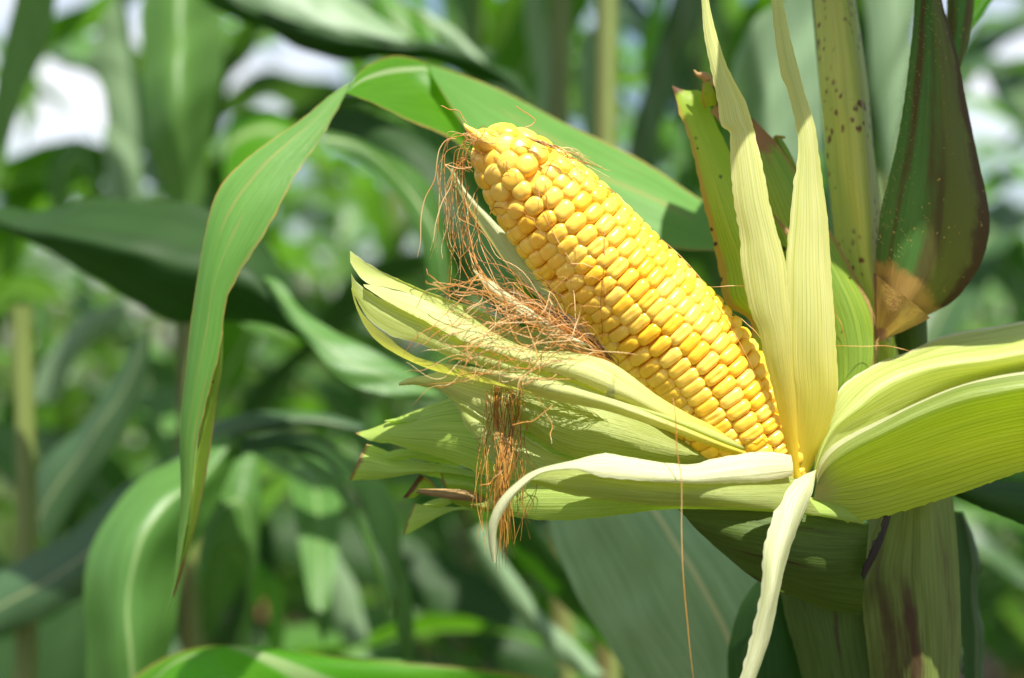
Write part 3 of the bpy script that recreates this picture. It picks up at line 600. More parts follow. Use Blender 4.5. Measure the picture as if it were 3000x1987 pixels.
# threads along the upper edge of the ear and over the kernels
b = Bag()
for i in range(14):
    s0 = R_(.02, .3); x0 = 1230 + 60 * s0; y0 = 318 + 40 * s0
    strand(b, [(x0 - 20, y0 - 6, .530), (x0 + 30, y0 + 12, .528), (x0 + R_(60, 100), y0 + R_(25, 40), .528), (x0 + R_(110, 170), y0 + R_(40, 95), .529)], R_(.00013, .0002), R_(.2, .9), .0005, 800 + i)
for i in range(8):
    x0 = R_(1090, 1150); y0 = R_(308, 330)
    strand(b, [(x0, y0 + 10, .527), (x0 + R_(-40, 20), y0 - R_(0, 20), .526), (x0 + R_(-30, 60), y0 - R_(-8, 18), .528), (x0 + R_(20, 110), y0 + R_(-8, 10), .528)], R_(.00013, .0002), R_(.2, .9), .0006, 850 + i)
b.build('silk_tuft', M['silk'], ear, 'short silk wisps on the upper edge of the ear')
single = [z1([(273, 176), (330, 205), (400, 215), (450, 250), (480, 300), (500, 335)]), z1([(920, 180), (960, 215), (1040, 255), (1090, 305), (1060, 340), (990, 370), (930, 415)]),
          z1([(480, 430), (330, 470), (260, 540), (235, 640), (215, 820), (140, 980), (105, 1150), (95, 1350), (62, 1490)]), z1([(540, 710), (430, 720), (310, 690), (360, 760), (350, 880), (280, 1020), (230, 1200), (210, 1350)])]
for i, l in enumerate(single):
    b = Bag(); strand(b, [(x, y, .530 - .002 * (i % 2)) for x, y in l], .00026, .45 + .1 * i, .0002, 900 + i, n=60, ns=6)
    b.build('silk_strand', M['silk'], ear, ['pale silk thread rising from the left of the tip', 'rust silk thread with a kink standing above the top kernels', 'long silk thread hanging in an arc left of the ear', 'silk thread looping back below the tip'][i])
over = [z1([(610, 560), (700, 610), (800, 660), (845, 740), (870, 790)]), z1([(830, 580), (850, 690), (900, 740), (935, 780)]), z1([(1165, 800), (1190, 950), (1200, 1060), (1240, 1200), (1330, 1300), (1420, 1400), (1440, 1480), (1435, 1568)]),
        z1([(1090, 810), (1120, 930), (1150, 1080), (1190, 1170), (1260, 1310), (1340, 1440), (1430, 1560)]), z1([(1180, 780), (1200, 710), (1270, 640), (1310, 690)]),
        z1([(690, 1130), (740, 1060), (850, 1070), (980, 1095), (1020, 1140), (1070, 1150), (1100, 1220), (1150, 1270)]),
        z1([(1690, 1560), (1690, 1300), (1700, 1220), (1740, 1185), (1780, 1210)]), z1([(1050, 500), (1150, 540), (1280, 590), (1400, 690), (1550, 800), (1700, 880), (1830, 970)]),
        z1([(1620, 850), (1750, 910), (1840, 990), (1900, 1080)]), z3([(210, 0), (205, 200), (190, 400), (180, 600), (185, 850), (150, 950)]), z3([(1100, 400), (1150, 520), (1280, 730), (1380, 900), (1480, 1080), (1560, 1210)]),
        z3([(700, 0), (850, 130), (960, 250), (1070, 370)]), z3([(0, 780), (60, 720), (90, 700)]), z3([(1310, 640), (1400, 700), (1500, 780), (1560, 870)]),
        z7([(372, 330), (385, 352), (440, 345), (560, 325), (690, 310)]), z7([(650, 380), (680, 345)]),
        zs([(1460, 550), (1560, 540), (1680, 570), (1700, 600)]), zs([(1780, 690), (1800, 880), (1760, 700), (1500, 640)])]
b = Bag()
for i, l in enumerate(over):
    pts = []
    rs = resample(l, max(6, int(len(l) * 3)))
    last = .53
    for x, y in rs:
        d = surf(x, y, .0002); d = last if d is None else d - .0006; last = d; pts.append((x, y, d))
    strand(b, pts, .00017, [.35, .9, .4, .75, .1][i % 5], .00015, 950 + i, n=60)
b.build('silk_tuft', M['silk'], ear, 'single silk threads lying across the kernels')
b = Bag(); strand(b, [(1555, 920, .515), (1562, 960, .512), (1564, 1040, .510), (1575, 1120, .509), (1577, 1240, .509), (1580, 1350, .509), (1590, 1460, .509), (1606, 1590, .509)], .00024, .45, .0003, 77, n=90, ns=6)
b.build('silk_strand', M['silk'], ear, 'long single silk thread hanging straight down to the bottom edge')
b = Bag(); strand(b, [(1930, 800, .56), (1990, 800, .57), (2040, 800, .57), (2080, 806, .57), (2110, 812, .565)], .00018, .6, .0002, 78, n=30)
b.build('silk_strand', M['silk'], ear, 'orange silk thread stretched level from the upright husk to the brown collar')
b = Bag(); strand(b, [(1716, 663, .54), (1740, 664, .54), (1690, 661, .535), (1640, 664, .53)], .0002, .6, .0002, 79, n=24)
b.build('silk_strand', M['silk'], ear, 'short silk thread between the kernels and the upright husk')
b = Bag()
strand(b, z3([(2180, 540), (2210, 640), (2260, 740), (2300, 880)]) and [(x, y, .573) for x, y in z3([(2180, 540), (2210, 640), (2260, 740), (2300, 880)])], .0002, .4, .0002, 80)
b.build('silk_strand', M['silk'], ear, 'silk thread lying on the veined husk behind the pair')

# ------------------------------------------------------------------ stalk, sheaths and leaves of the same plant
def stalk_sheet(name, ctr, mat, parent, label=None, flat=1.0, nv=70, ns=28, seamdeg=-20):
    c = cr_eval(np.array([[*P(x, y, d), kf(r, d)] for x, y, d, r in ctr]), np.linspace(0, 1, nv)); T = np.gradient(c[:, :3], axis=0); T /= np.linalg.norm(T, axis=1, keepdims=True)
    a = np.linspace(0, 2 * math.pi, ns + 1) + math.radians(seamdeg); B_ = Bag()
    X = np.cross(T, (0, 1, 0)); X /= np.linalg.norm(X, axis=1, keepdims=True); Y = np.cross(T, X)
    V = c[:, None, :3] + c[:, 3, None, None] * (np.cos(a)[None, :, None] * X[:, None] + flat * np.sin(a)[None, :, None] * Y[:, None])
    ii = np.arange(nv * (ns + 1)).reshape(nv, ns + 1)
    Fc = np.stack([ii[:-1, :-1], ii[:-1, 1:], ii[1:, 1:], ii[1:, :-1]], -1).reshape(-1, 4)
    UV = np.stack([np.repeat(np.linspace(0, 1, ns + 1)[None], nv, 0), np.repeat(np.linspace(0, 1, nv)[:, None], ns + 1, 1)], -1).reshape(-1, 2)
    return build(name, V.reshape(-1, 3), Fc, mat, parent, uv=UV, label=label)
stalk_sheet('stalk', [(2095, 4900, .62, 70), (2095, 3000, .615, 80), (2095, 1700, .61, 85), (2090, 1200, .61, 85), (2070, 900, .612, 70), (2025, 760, .615, 58), (1985, 600, .615, 52), (1968, 400, .615, 51), (1945, 200, .615, 50), (1926, 0, .615, 49), (1900, -300, .615, 46), (1885, -700, .62, 42), (1880, -1500, .64, 34), (1890, -2600, .66, 22)], M['bgstalk'], plant, nv=160)
sheet('leaf_sheath', [F([(2040, 900), (1985, 780), (1940, 620), (1922, 500), (1908, 330), (1893, 150), (1880, 0), (1868, -150)]),
                      F([(2105, 900), (2068, 780), (2036, 620), (2034, 500), (2026, 400), (2012, 220), (1992, 90), (1976, -20), (1966, -150)])],
      [[.600, .600, .605], [.600, .600, .605]], M['stalk'], plant, bulge=[.016, .015, .013], nv=90, nu=30, rib=14, ribamp=.0001, label='yellow-green upper leaf sheath speckled with brown, dark along its right edge')
sheet('leaf_sheath', [F([(2036, 1190), (2012, 1258), (1990, 1330), (1992, 1400), (2003, 1500), (2012, 1600), (2015, 1700)]),
                      F([(2100, 1170), (2090, 1250), (2080, 1330), (2090, 1420), (2100, 1520), (2105, 1600), (2110, 1700)]),
                      F([(2150, 1150), (2160, 1250), (2165, 1330), (2168, 1420), (2168, 1520), (2165, 1600), (2165, 1700)]),
                      F([(2202, 1130), (2215, 1250), (2220, 1350), (2220, 1450), (2216, 1540), (2212, 1600), (2212, 1700)])],
      [[.590, .580, .582], [.568, .562, .564], [.566, .562, .566], [.590, .580, .582]], M['sheath'], plant, nv=70, nu=30, rib=10, ribamp=.00025, label='olive lower leaf sheath with a dark brown streak, below the large husk')
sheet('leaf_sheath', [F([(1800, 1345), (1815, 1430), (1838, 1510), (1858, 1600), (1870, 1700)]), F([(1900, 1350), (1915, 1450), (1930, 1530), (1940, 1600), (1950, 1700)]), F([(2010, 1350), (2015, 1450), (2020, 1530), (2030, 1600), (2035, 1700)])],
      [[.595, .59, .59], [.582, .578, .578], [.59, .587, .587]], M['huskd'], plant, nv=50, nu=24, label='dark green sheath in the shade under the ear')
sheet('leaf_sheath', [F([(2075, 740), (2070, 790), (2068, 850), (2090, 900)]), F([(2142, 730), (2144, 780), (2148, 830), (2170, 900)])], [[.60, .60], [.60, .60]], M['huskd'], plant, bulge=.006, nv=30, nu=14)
sheet('leaf_bud', [F([(2052, 845), (2055, 810), (2060, 790), (2064, 779)]), F([(2070, 845), (2070, 815), (2068, 795), (2065, 779)])], [[.578, .578], [.577, .577]], M['huskg'], plant, bulge=.002, nv=20, nu=8, label='tiny lime green leaf bud below the tan collar')
# browning leaf at right with tan collar
wl = sheet('leaf', [F([(2022, 640), (2024, 600), (2030, 540), (2036, 490), (2047, 445), (2062, 380), (2078, 300), (2095, 190), (2108, 90), (2114, 0), (2122, -120)]),
               F([(2062, 668), (2075, 600), (2090, 530), (2100, 470), (2110, 410), (2120, 340), (2130, 250), (2138, 150), (2142, 60), (2146, 0), (2150, -120)]),
               F([(2110, 700), (2150, 640), (2175, 560), (2185, 480), (2188, 410), (2186, 340), (2180, 250), (2172, 150), (2163, 60), (2155, 0), (2150, -120)]),
               F([(2140, 732), (2200, 700), (2245, 650), (2275, 590), (2287, 520), (2280, 450), (2262, 370), (2244, 290), (2226, 200), (2205, 95), (2178, 0), (2160, -120)])],
      [[.585, .580, .580, .585], [.572, .566, .568, .580], [.570, .562, .566, .580], [.590, .585, .585, .590]], M['wilt'], plant, nv=90, nu=34, rib=16, ribamp=.0001, label='dark green leaf browning along its right edge, hanging point up at the right')
sheet('leaf_collar', [F([(2020, 630), (2020, 690), (2022, 740), (2024, 790)]), F([(2060, 665), (2052, 700), (2044, 740), (2032, 778)]), F([(2106, 696), (2090, 722), (2064, 752), (2034, 780)]), F([(2150, 735), (2120, 750), (2080, 768), (2028, 792)])],
      [[.580, .578, .577], [.566, .568, .574], [.563, .567, .574], [.582, .580, .576]], M['tan'], plant, nv=40, nu=24, label='tan and brown collar at the foot of the browning leaf')
b = Bag()
eg = resample(F([(2024, 600), (2036, 490), (2062, 380), (2078, 300), (2095, 190), (2108, 90), (2114, 0)]), 150)
for i, (x, y) in enumerate(eg):
    for _ in range(2):
        l = R_(4, 13); xx = x + (0 if _ == 0 else R_(0, 90) ** 1.0); dd = .579 if _ == 0 else .572 - .004 * min(1, (xx - x) / 50)
        strand(b, [(xx, y + R_(-4, 4), dd), (xx - l * .6, y - l * .35, dd - .002), (xx - l * (1 if _ == 0 else .3), y - l * .5, dd - .003)], .00006, .98, .0, i, n=4, ns=3)
o = b.build('leaf_hair', M['silk'], wl); o['kind'] = 'stuff'
sheet('leaf', [F([(2160, 330), (2170, 200), (2185, 100), (2190, 0), (2195, -80)]), F([(2212, 160), (2235, 100), (2250, 30), (2256, -40), (2260, -80)])], [[.60, .61], [.61, .62]], M['wilt'], plant, bulge=.004, nv=40, nu=16, rib=12, label='narrow dark ribbed leaf behind the browning one')
sheet('leaf', [F([(2240, 72), (2270, 35), (2300, -5), (2340, -60)]), F([(2228, 40), (2240, 0), (2255, -40), (2275, -90)])], [[.66, .66], [.66, .66]], M['leafglow'], plant, bulge=.004, nv=30, nu=12, label='bright green leaf scrap at the top right')
# leaf in shade below the big husk
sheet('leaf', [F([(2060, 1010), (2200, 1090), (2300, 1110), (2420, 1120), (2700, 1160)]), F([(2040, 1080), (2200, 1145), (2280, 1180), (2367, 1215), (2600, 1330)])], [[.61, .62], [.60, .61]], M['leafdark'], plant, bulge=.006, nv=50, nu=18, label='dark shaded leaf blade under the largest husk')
sheet('leaf', [F([(2200, 1180), (2210, 1260), (2215, 1350), (2220, 1450), (2225, 1600)]), F([(2225, 1180), (2252, 1240), (2270, 1310), (2262, 1330), (2262, 1400), (2275, 1460), (2272, 1540), (2268, 1620)])], [[.64, .64], [.64, .64]], M['leafblue'], plant, bulge=.006, nv=50, nu=14, rag=.001, label='dark leaf edge crinkled beside the lower sheath')
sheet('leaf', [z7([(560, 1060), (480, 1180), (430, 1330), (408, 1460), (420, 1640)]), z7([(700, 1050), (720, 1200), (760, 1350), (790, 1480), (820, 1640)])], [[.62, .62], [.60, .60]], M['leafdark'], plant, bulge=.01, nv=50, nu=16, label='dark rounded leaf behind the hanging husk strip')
# two more leaves of the plant just above the view: they throw the shade on the upright husks and the browning leaf
def leaf_geo(L_, w, elev, azim, droop, seed, twist=0):
    r = np.random.default_rng(seed); nv, nu = 22, 7
    t = np.linspace(0, 1, nv); ang = elev - droop * t ** 1.5
    ds = L_ / (nv - 1); rr = np.r_[0, np.cumsum(np.cos(ang[:-1]) * ds)]; zz = np.r_[0, np.cumsum(np.sin(ang[:-1]) * ds)]
    az = azim + .35 * snoise(t * 2, seed)[:] * t
    X = np.cos(az) * rr; Y = np.sin(az) * rr
    ctr = np.c_[X, Y, zz]; T = np.gradient(ctr, axis=0); T /= np.linalg.norm(T, axis=1, keepdims=True)
    S_ = np.cross(T, (0, 0, 1)); S_ /= np.linalg.norm(S_, axis=1, keepdims=True) + 1e-9; N = np.cross(S_, T)
    tw = twist * t + .3 * snoise(t * 3, seed + 5); S2 = S_ * np.cos(tw)[:, None] + N * np.sin(tw)[:, None]; N2 = N * np.cos(tw)[:, None] - S_ * np.sin(tw)[:, None]
    wd = w * np.minimum(1, .45 + 2.2 * t) * np.clip((1 - t) * 2.0, 0, 1) ** .7
    u = np.linspace(-1, 1, nu)
    wave = np.sin(t * 26 + r.uniform(0, 6))[None, :] * (u ** 2)[:, None] * .010
    V = ctr[None] + u[:, None, None] * (wd / 2)[None, :, None] * S2[None] + (np.abs(u)[:, None] * (wd * .16)[None, :] + wave)[:, :, None] * N2[None]
    ii = np.arange(nu * nv).reshape(nu, nv); Fc = np.stack([ii[:-1, :-1], ii[1:, :-1], ii[1:, 1:], ii[:-1, 1:]], -1).reshape(-1, 4)
    UV = np.stack([np.repeat(((u + 1) / 2)[:, None], nv, 1), np.repeat(t[None], nu, 0)], -1).reshape(-1, 2)
    return V.reshape(-1, 3), Fc, UV
for k, (az, L_, w, e0, dr, z0) in enumerate([(-1.35, .17, .08, .45, .5, 1.36), (-.90, .175, .12, .35, .45, 1.35)]):
    V, Fc, UV = leaf_geo(L_, w, e0, az, dr, 7100 + k, 0)
    build('leaf', V + np.array((P(1890, 0, .62)[0], .62, z0)), Fc, M['leafarc'], plant, uv=UV, attr=np.full(len(V), .3 + .2 * k))
# arching leaf
sheet('leaf', [F([(1000, 178), (1080, 300), (1160, 395), (1300, 480), (1500, 560), (1640, 580), (1750, 560), (1950, 620)]),
               F([(995, 160), (1100, 240), (1230, 315), (1370, 390), (1500, 450), (1640, 520), (1750, 540), (1950, 620)]),
               F([(988, 148), (1050, 166), (1150, 206), (1300, 282), (1400, 330), (1500, 382), (1640, 472), (1750, 520), (1950, 600)])],
      [[.650, .64, .645, .64, .62], [.66, .665, .665, .65, .62], [.67, .685, .685, .66, .62]], M['leafarc'], plant, nv=90, nu=26, rag=.0002, label='long leaf arching over the ear, its blade falling to the right behind the kernels')
sheet('leaf', [F([(800, 212), (830, 168), (870, 142), (912, 130), (955, 136), (990, 150), (1000, 178)]),
               F([(800, 214), (840, 196), (890, 186), (930, 182), (960, 180), (990, 178), (1010, 190)]),
               F([(800, 216), (850, 235), (900, 258), (950, 282), (1000, 300), (1060, 330), (1130, 400)])],
      [[.615, .645, .67, .67], [.612, .635, .655, .66], [.61, .62, .635, .65]], M['leafglow'], plant, nv=60, nu=26, rag=.0002, label='backlit bright green bend of the arching leaf')
sheet('leaf', [F([(812, 188), (770, 215), (700, 272), (600, 342), (545, 390), (510, 432), (485, 495), (462, 620), (440, 750), (425, 880), (415, 1000), (418, 1130), (410, 1250), (395, 1370), (378, 1440)]),
               F([(800, 216), (775, 262), (740, 322), (680, 410), (640, 490), (600, 560), (555, 630), (523, 700), (510, 800), (480, 920), (455, 1030), (445, 1130), (425, 1250), (400, 1370), (379, 1442)])],
      [[.620, .600, .592, .590, .590], [.615, .590, .585, .584, .588]], M['leafarc'], plant, bulge=[.001, .003, .004, .002, .001], nv=110, nu=20, rag=.0002, label='long drooping end of the arching leaf, tapering to a brown point at lower left')
sheet('leaf', [F([(522, 705), (508, 800), (482, 915), (458, 1030), (444, 1150), (428, 1260), (402, 1370)]), F([(515, 780), (512, 860), (500, 940), (490, 1020), (470, 1130), (440, 1260), (403, 1380)])],
      [[.588, .588], [.596, .594]], M['backhuskr'], plant, bulge=.002, nv=60, nu=12, label='folded-back underside of the drooping leaf end')

# ------------------------------------------------------------------ neighbouring plants whose leaves cross the view
SHADE_CANOPY = []
def bgplant(x, y, label, top=2.0, r=.011, lean=(0, 0), st='stalk'):
    e = empty('corn_plant', (x, y, 0), label, 'corn plant')
    n = 40; t = np.linspace(0, 1, n); pts = np.c_[x + lean[0] * t ** 2 + .006 * np.sin(t * 9), y + lean[1] * t ** 2, t * top]
    rr = r * (1 - .6 * t) * (1 + .18 * (np.abs((t * 9) % 1 - .5) > .44))
    V, Fc = tube_geo(pts, rr, 12); ii = np.arange(len(V)); uv = np.c_[(ii % 12) / 12., ii // 12 / n]
    build('stalk', V, Fc, M['bgstalk'], e, uv=uv)
    if top > 1.3: SHADE_CANOPY.append((e, x, y, top))
    return e
def lf(parent, lines, depths, mat='leaf', label=None, **kw):
    kw.setdefault('nv', 40); kw.setdefault('nu', 14); kw.setdefault('rag', 0); kw.setdefault('wob', .002)
    return sheet('leaf', lines, depths, M[mat], parent, label=label, **kw)
def xat(fx, d): return (fx - 1183.5) * K * d

pA = bgplant(xat(40, .95), .95, 'blurred corn plant at the left edge with a dark leaf crossing behind the drooping one', 1.22, .014)
lf(pA, [F([(-60, 480), (0, 482), (100, 478), (230, 466), (350, 464), (450, 470), (560, 520), (640, 620), (720, 735), (820, 790), (920, 840), (1010, 905)]),
        F([(-60, 510), (0, 520), (120, 540), (230, 560), (350, 590), (450, 620), (540, 640), (620, 690), (700, 770), (800, 845), (900, 885), (1015, 915)]),
        F([(-60, 520), (0, 520), (100, 572), (200, 640), (300, 692), (400, 738), (550, 748), (640, 762), (720, 800), (800, 880), (900, 912), (1020, 925)])],
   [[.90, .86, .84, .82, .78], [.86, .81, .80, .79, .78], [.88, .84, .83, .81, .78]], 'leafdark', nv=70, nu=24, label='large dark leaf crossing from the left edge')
lf(pA, [F([(610, 640), (650, 655), (720, 735), (820, 790), (920, 840), (1010, 905)]), F([(612, 650), (660, 730), (720, 800), (800, 882), (900, 914), (1020, 925)])], [[.80, .775, .77], [.80, .76, .765]], 'leafmid', bulge=.003, label='pale underside at the end of the dark leaf')
lf(pA, [F([(60, 1180), (110, 1060), (180, 980), (260, 890), (320, 790), (345, 755)]), F([(120, 1260), (180, 1150), (260, 1040), (320, 930), (350, 830), (350, 757)])], [[1.0, .98, .96], [.98, .96, .95]], 'leafblue', bulge=.006, label='blue-grey leaf rising beside the left stalk')
lf(pA, [F([(-60, 460), (-20, 250), (10, 100), (40, -40)]), F([(-10, 460), (50, 230), (110, 100), (140, -40)])], [[1.1, 1.1], [1.1, 1.1]], 'leafplain')

pB = bgplant(xat(-260, 1.0), 1.0, 'blurred corn plant beyond the left edge with a broad light green leaf hanging down', 1.7, .012)
lf(pB, [F([(-80, 1400), (0, 1330), (120, 1250), (260, 1150), (380, 1060), (520, 975), (640, 945), (760, 960), (840, 985)]), F([(-80, 1480), (0, 1470), (150, 1400), (260, 1330), (330, 1180), (430, 1080), (540, 1010), (700, 985), (845, 1005)])],
   [[.95, .92, .88, .86], [.93, .90, .86, .86]], 'leafblue', bulge=.008, nv=60, label='dark blue-green band of leaf from the lower left')
lf(pB, [F([(520, 1000), (430, 1050), (330, 1100), (260, 1180), (212, 1270), (194, 1380), (195, 1480), (205, 1620)]),
        F([(540, 1020), (470, 1100), (390, 1160), (330, 1240), (305, 1330), (295, 1420), (300, 1500), (310, 1620)]),
        F([(560, 1020), (520, 1120), (480, 1200), (440, 1290), (410, 1380), (400, 1460), (390, 1520), (385, 1620)])],
   [[.85, .82, .80, .80], [.84, .80, .78, .78], [.85, .83, .82, .82]], 'leafmid', nv=60, nu=22, label='broad light green leaf hanging down with a pale midrib')
lf(pB, [F([(540, 1060), (620, 1040), (700, 1045), (770, 1085), (830, 1160), (880, 1270), (915, 1400), (930, 1540)]), F([(530, 1035), (600, 1010), (720, 1005), (830, 1060), (900, 1150), (935, 1270), (950, 1400), (960, 1560)])],
   [[.84, .84, .86, .9], [.87, .88, .9, .93]], 'leafdark', bulge=.004, nv=60, label='dark leaf curving over like a hook')
lf(pB, [F([(560, 1050), (640, 1040), (720, 1062), (790, 1120), (840, 1200), (880, 1300), (905, 1430)]), F([(565, 1065), (640, 1055), (710, 1078), (775, 1135), (822, 1215), (862, 1310), (895, 1440)])], [[.835, .84, .87], [.83, .835, .87]], 'leafmid', bulge=.001)
lf(pB, [F([(470, 1200), (500, 1100), (560, 1060), (600, 1080), (600, 1200), (590, 1350), (570, 1560)]), F([(455, 1380), (480, 1300), (520, 1250), (560, 1300), (565, 1400), (550, 1500), (540, 1580)])], [[.92, .92], [.9, .92]], 'leafmid', bulge=.004)

pC = bgplant(xat(-100, .72), .80, 'blurred corn plant at lower left with a bright green leaf arching across the bottom edge', .85, .010)
lf(pC, [F([(240, 1640), (320, 1560), (400, 1510), (480, 1492), (560, 1498), (700, 1512), (900, 1530), (1150, 1550), (1400, 1600)]),
        F([(300, 1660), (380, 1570), (440, 1520), (490, 1496), (540, 1515), (600, 1555), (640, 1590), (700, 1640), (800, 1700)]),
        F([(360, 1700), (420, 1640), (480, 1600), (520, 1590), (560, 1600), (600, 1640), (640, 1680), (700, 1720), (800, 1760)])],
   [[.72, .73, .76], [.70, .70, .72], [.69, .69, .70]], 'leafglow', nv=50, nu=22, label='bright green leaf arching along the bottom edge with an orange midrib')
lf(pC, [F([(490, 1494), (600, 1502), (750, 1515), (950, 1530), (1150, 1550), (1300, 1590)]), F([(500, 1500), (600, 1540), (680, 1580), (800, 1620), (1000, 1640), (1300, 1660)])], [[.73, .75, .78], [.71, .72, .75]], 'leafmid', bulge=.004)

pD = bgplant(xat(1420, .95), .95, 'blurred corn plant behind the ear, its dark leaf slanting down from the top edge', 2.3, .011)
lf(pD, [F([(420, -40), (520, 30), (640, 90), (760, 130), (900, 140), (1040, 160), (1150, 190), (1215, 240)]),
        F([(470, -60), (580, 20), (720, 70), (860, 100), (980, 110), (1100, 140), (1180, 190), (1218, 232)]),
        F([(560, -80), (700, -10), (820, 20), (930, 95), (1000, 105), (1100, 130), (1190, 170), (1225, 225)])],
   [[.95, .92, .92], [.93, .89, .90], [.96, .94, .93]], 'leafdark', nv=50, nu=22, label='dark leaf slanting from the top edge')
lf(pD, [F([(500, -30), (580, 10), (680, 50), (800, 78), (940, 98)]), F([(700, -80), (760, -40), (830, 10), (890, 50), (945, 95)])], [[.90, .90], [.92, .92]], 'leafsheen', bulge=.006, label='waxy white-green leaf face at the top')
lf(pD, [F([(850, 10), (890, 60), (940, 100), (1000, 118)]), F([(900, -20), (960, 30), (1000, 70), (1020, 115)])], [[1.0, .98], [1.0, .98]], 'leafglow', bulge=.003)
lf(pD, [F([(960, 30), (1010, 80), (1060, 130), (1120, 152)]), F([(985, 20), (1050, 70), (1100, 120), (1125, 150)])], [[1.0, .98], [1.0, .98]], 'leafsheen', bulge=.003)
lf(pD, [F([(1150, 120), (1140, 160), (1180, 200), (1210, 260), (1190, 300)]), F([(1100, 110), (1090, 170), (1120, 250), (1160, 300), (1190, 302)])], [[1.05, 1.0], [1.05, 1.0]], 'leafdark', bulge=.006)
lf(pD, [F([(700, 260), (760, 240), (860, 260), (960, 320), (1060, 400), (1160, 560), (1200, 700)]), F([(760, 330), (820, 360), (900, 420), (980, 520), (1060, 620), (1120, 700), (1200, 760)])], [[.95, .9, .9], [.95, .88, .88]], 'leafdark', bulge=.01, label='broad shaded leaf behind the silk')
lf(pD, [F([(760, 340), (850, 380), (930, 470), (980, 600), (1000, 700)]), F([(740, 300), (860, 330), (980, 420), (1040, 540), (1060, 640)])], [[.86, .86], [.88, .88]], 'leaf', bulge=.006)

pE = bgplant(xat(455, 1.15), 1.15, 'blurred corn plant at upper left with a broad hanging leaf, half in shadow', 2.2, .011)
lf(pE, [F([(335, -60), (325, 60), (328, 180), (345, 300), (365, 400), (400, 520)]), F([(420, -80), (420, 60), (415, 180), (420, 300), (430, 400), (440, 520)]), F([(520, -60), (512, 80), (505, 200), (490, 320), (475, 420), (460, 520)])], [[1.1, 1.05, 1.05], [1.07, 1.02, 1.03], [1.12, 1.08, 1.06]], 'leafplain', nv=50, nu=20, label='broad hanging leaf, sunlit above and shaded below')
lf(pE, [F([(240, 470), (245, 350), (240, 220), (200, 150), (215, 110)]), F([(330, 470), (325, 350), (320, 200), (300, 60), (280, -40)])], [[1.3, 1.3], [1.3, 1.3]], 'leafsheen', bulge=.006)
lf(pE, [F([(120, 520), (110, 420), (130, 350), (180, 320), (215, 360), (240, 440)]), F([(160, 540), (165, 470), (170, 420), (185, 390), (200, 420), (220, 480)])], [[1.4, 1.4], [1.4, 1.4]], 'leaf', bulge=.004)
lf(pE, [F([(520, 290), (560, 260), (640, 260), (700, 300), (760, 330)]), F([(530, 500), (560, 420), (600, 380), (680, 370), (760, 380)])], [[1.2, 1.2], [1.15, 1.15]], 'leafglow', bulge=.006, label='glowing green leaf left of the arch')

pF = bgplant(xat(1310, 1.2), 1.2, 'blurred corn plant whose straight stalk rises above the ear tip', 2.4, .013)
pG = bgplant(xat(1830, 1.05), 1.05, 'blurred corn plant with broad pale waxy leaves behind the upright husks', 2.3, .012)
lf(pG, [F([(1700, 130), (1690, 220), (1710, 330), (1730, 450), (1740, 600)]), F([(1760, 30), (1780, 180), (1790, 320), (1800, 450), (1800, 600)]), F([(1890, -40), (1900, 130), (1900, 300), (1890, 450), (1870, 600)])], [[.98, .98], [.95, .95], [1., 1.]], 'leafsheen', nv=40, nu=20, label='broad pale waxy leaf behind the upright husks')
lf(pG, [F([(1990, -40), (2010, 120), (2030, 300), (2050, 450)]), F([(2120, -60), (2110, 120), (2090, 280), (2050, 450)])], [[.9, .9], [.9, .9]], 'leafsheen', bulge=.006, label='pale leaf between stalk and browning leaf')
lf(pG, [F([(1900, 200), (1905, 400), (1915, 560), (1920, 700)]), F([(1935, 200), (1940, 400), (1950, 560), (1960, 700)])], [[.8, .8], [.8, .8]], 'leafblue', bulge=.002)

lf(pF, [F([(1208, -40), (1220, 60), (1230, 160), (1238, 270)]), F([(1256, -40), (1262, 60), (1280, 160), (1292, 275)])], [[1.3, 1.3], [1.28, 1.28]], 'leafsheen', bulge=.004, label='pale leaf edge left of the straight stalk')
lf(pF, [F([(1338, 80), (1335, 180), (1345, 330)]), F([(1400, 40), (1396, 180), (1390, 340)])], [[1.5, 1.5], [1.48, 1.48]], 'leafsheen', bulge=.004)
lf(pF, [F([(1640, -40), (1590, 120), (1530, 300), (1480, 480)]), F([(1560, -40), (1515, 120), (1460, 300), (1440, 480)])], [[1.25, 1.25], [1.22, 1.22]], 'leafblue', bulge=.006, label='bluish leaf slanting down behind the kernels')
lf(pF, [F([(1478, 180), (1480, 90), (1500, 30), (1520, -40)]), F([(1515, 190), (1525, 110), (1535, 40), (1550, -40)])], [[1.3, 1.3], [1.3, 1.3]], 'leafglow', bulge=.004)
lf(pB, [F([(60, 930), (110, 810), (190, 735), (290, 698)]), F([(130, 930), (180, 830), (240, 775), (300, 720)])], [[1.3, 1.25], [1.28, 1.25]], 'leafsheen', bulge=.004)
lf(pB, [F([(-60, 1500), (120, 1430), (260, 1330), (330, 1270)]), F([(-60, 1720), (160, 1650), (300, 1500), (350, 1380)])], [[1.12, 1.1], [1.08, 1.08]], 'leafdark', bulge=.01)  # dark leaf added to paint in the deep shade at lower left
pH = bgplant(xat(1500, .80), .90, 'blurred corn plant low behind the ear with a broad pale leaf striped by shadow', 1.0, .012)
lf(pH, [F([(1262, 1170), (1282, 1260), (1315, 1341), (1355, 1421), (1406, 1484), (1470, 1600)]),
        F([(1380, 1150), (1430, 1230), (1480, 1320), (1530, 1420), (1590, 1520), (1640, 1620)]),
        F([(1470, 1120), (1540, 1220), (1610, 1340), (1680, 1470), (1730, 1600), (1750, 1660)]),
        F([(1620, 1120), (1700, 1220), (1780, 1340), (1840, 1470), (1880, 1600), (1900, 1660)])],
   [[.74, .72, .72], [.72, .70, .69], [.73, .70, .69], [.74, .71, .70]], 'leafband', nv=60, nu=30, label='broad pale leaf behind the hanging thread, crossed by a band of shadow')
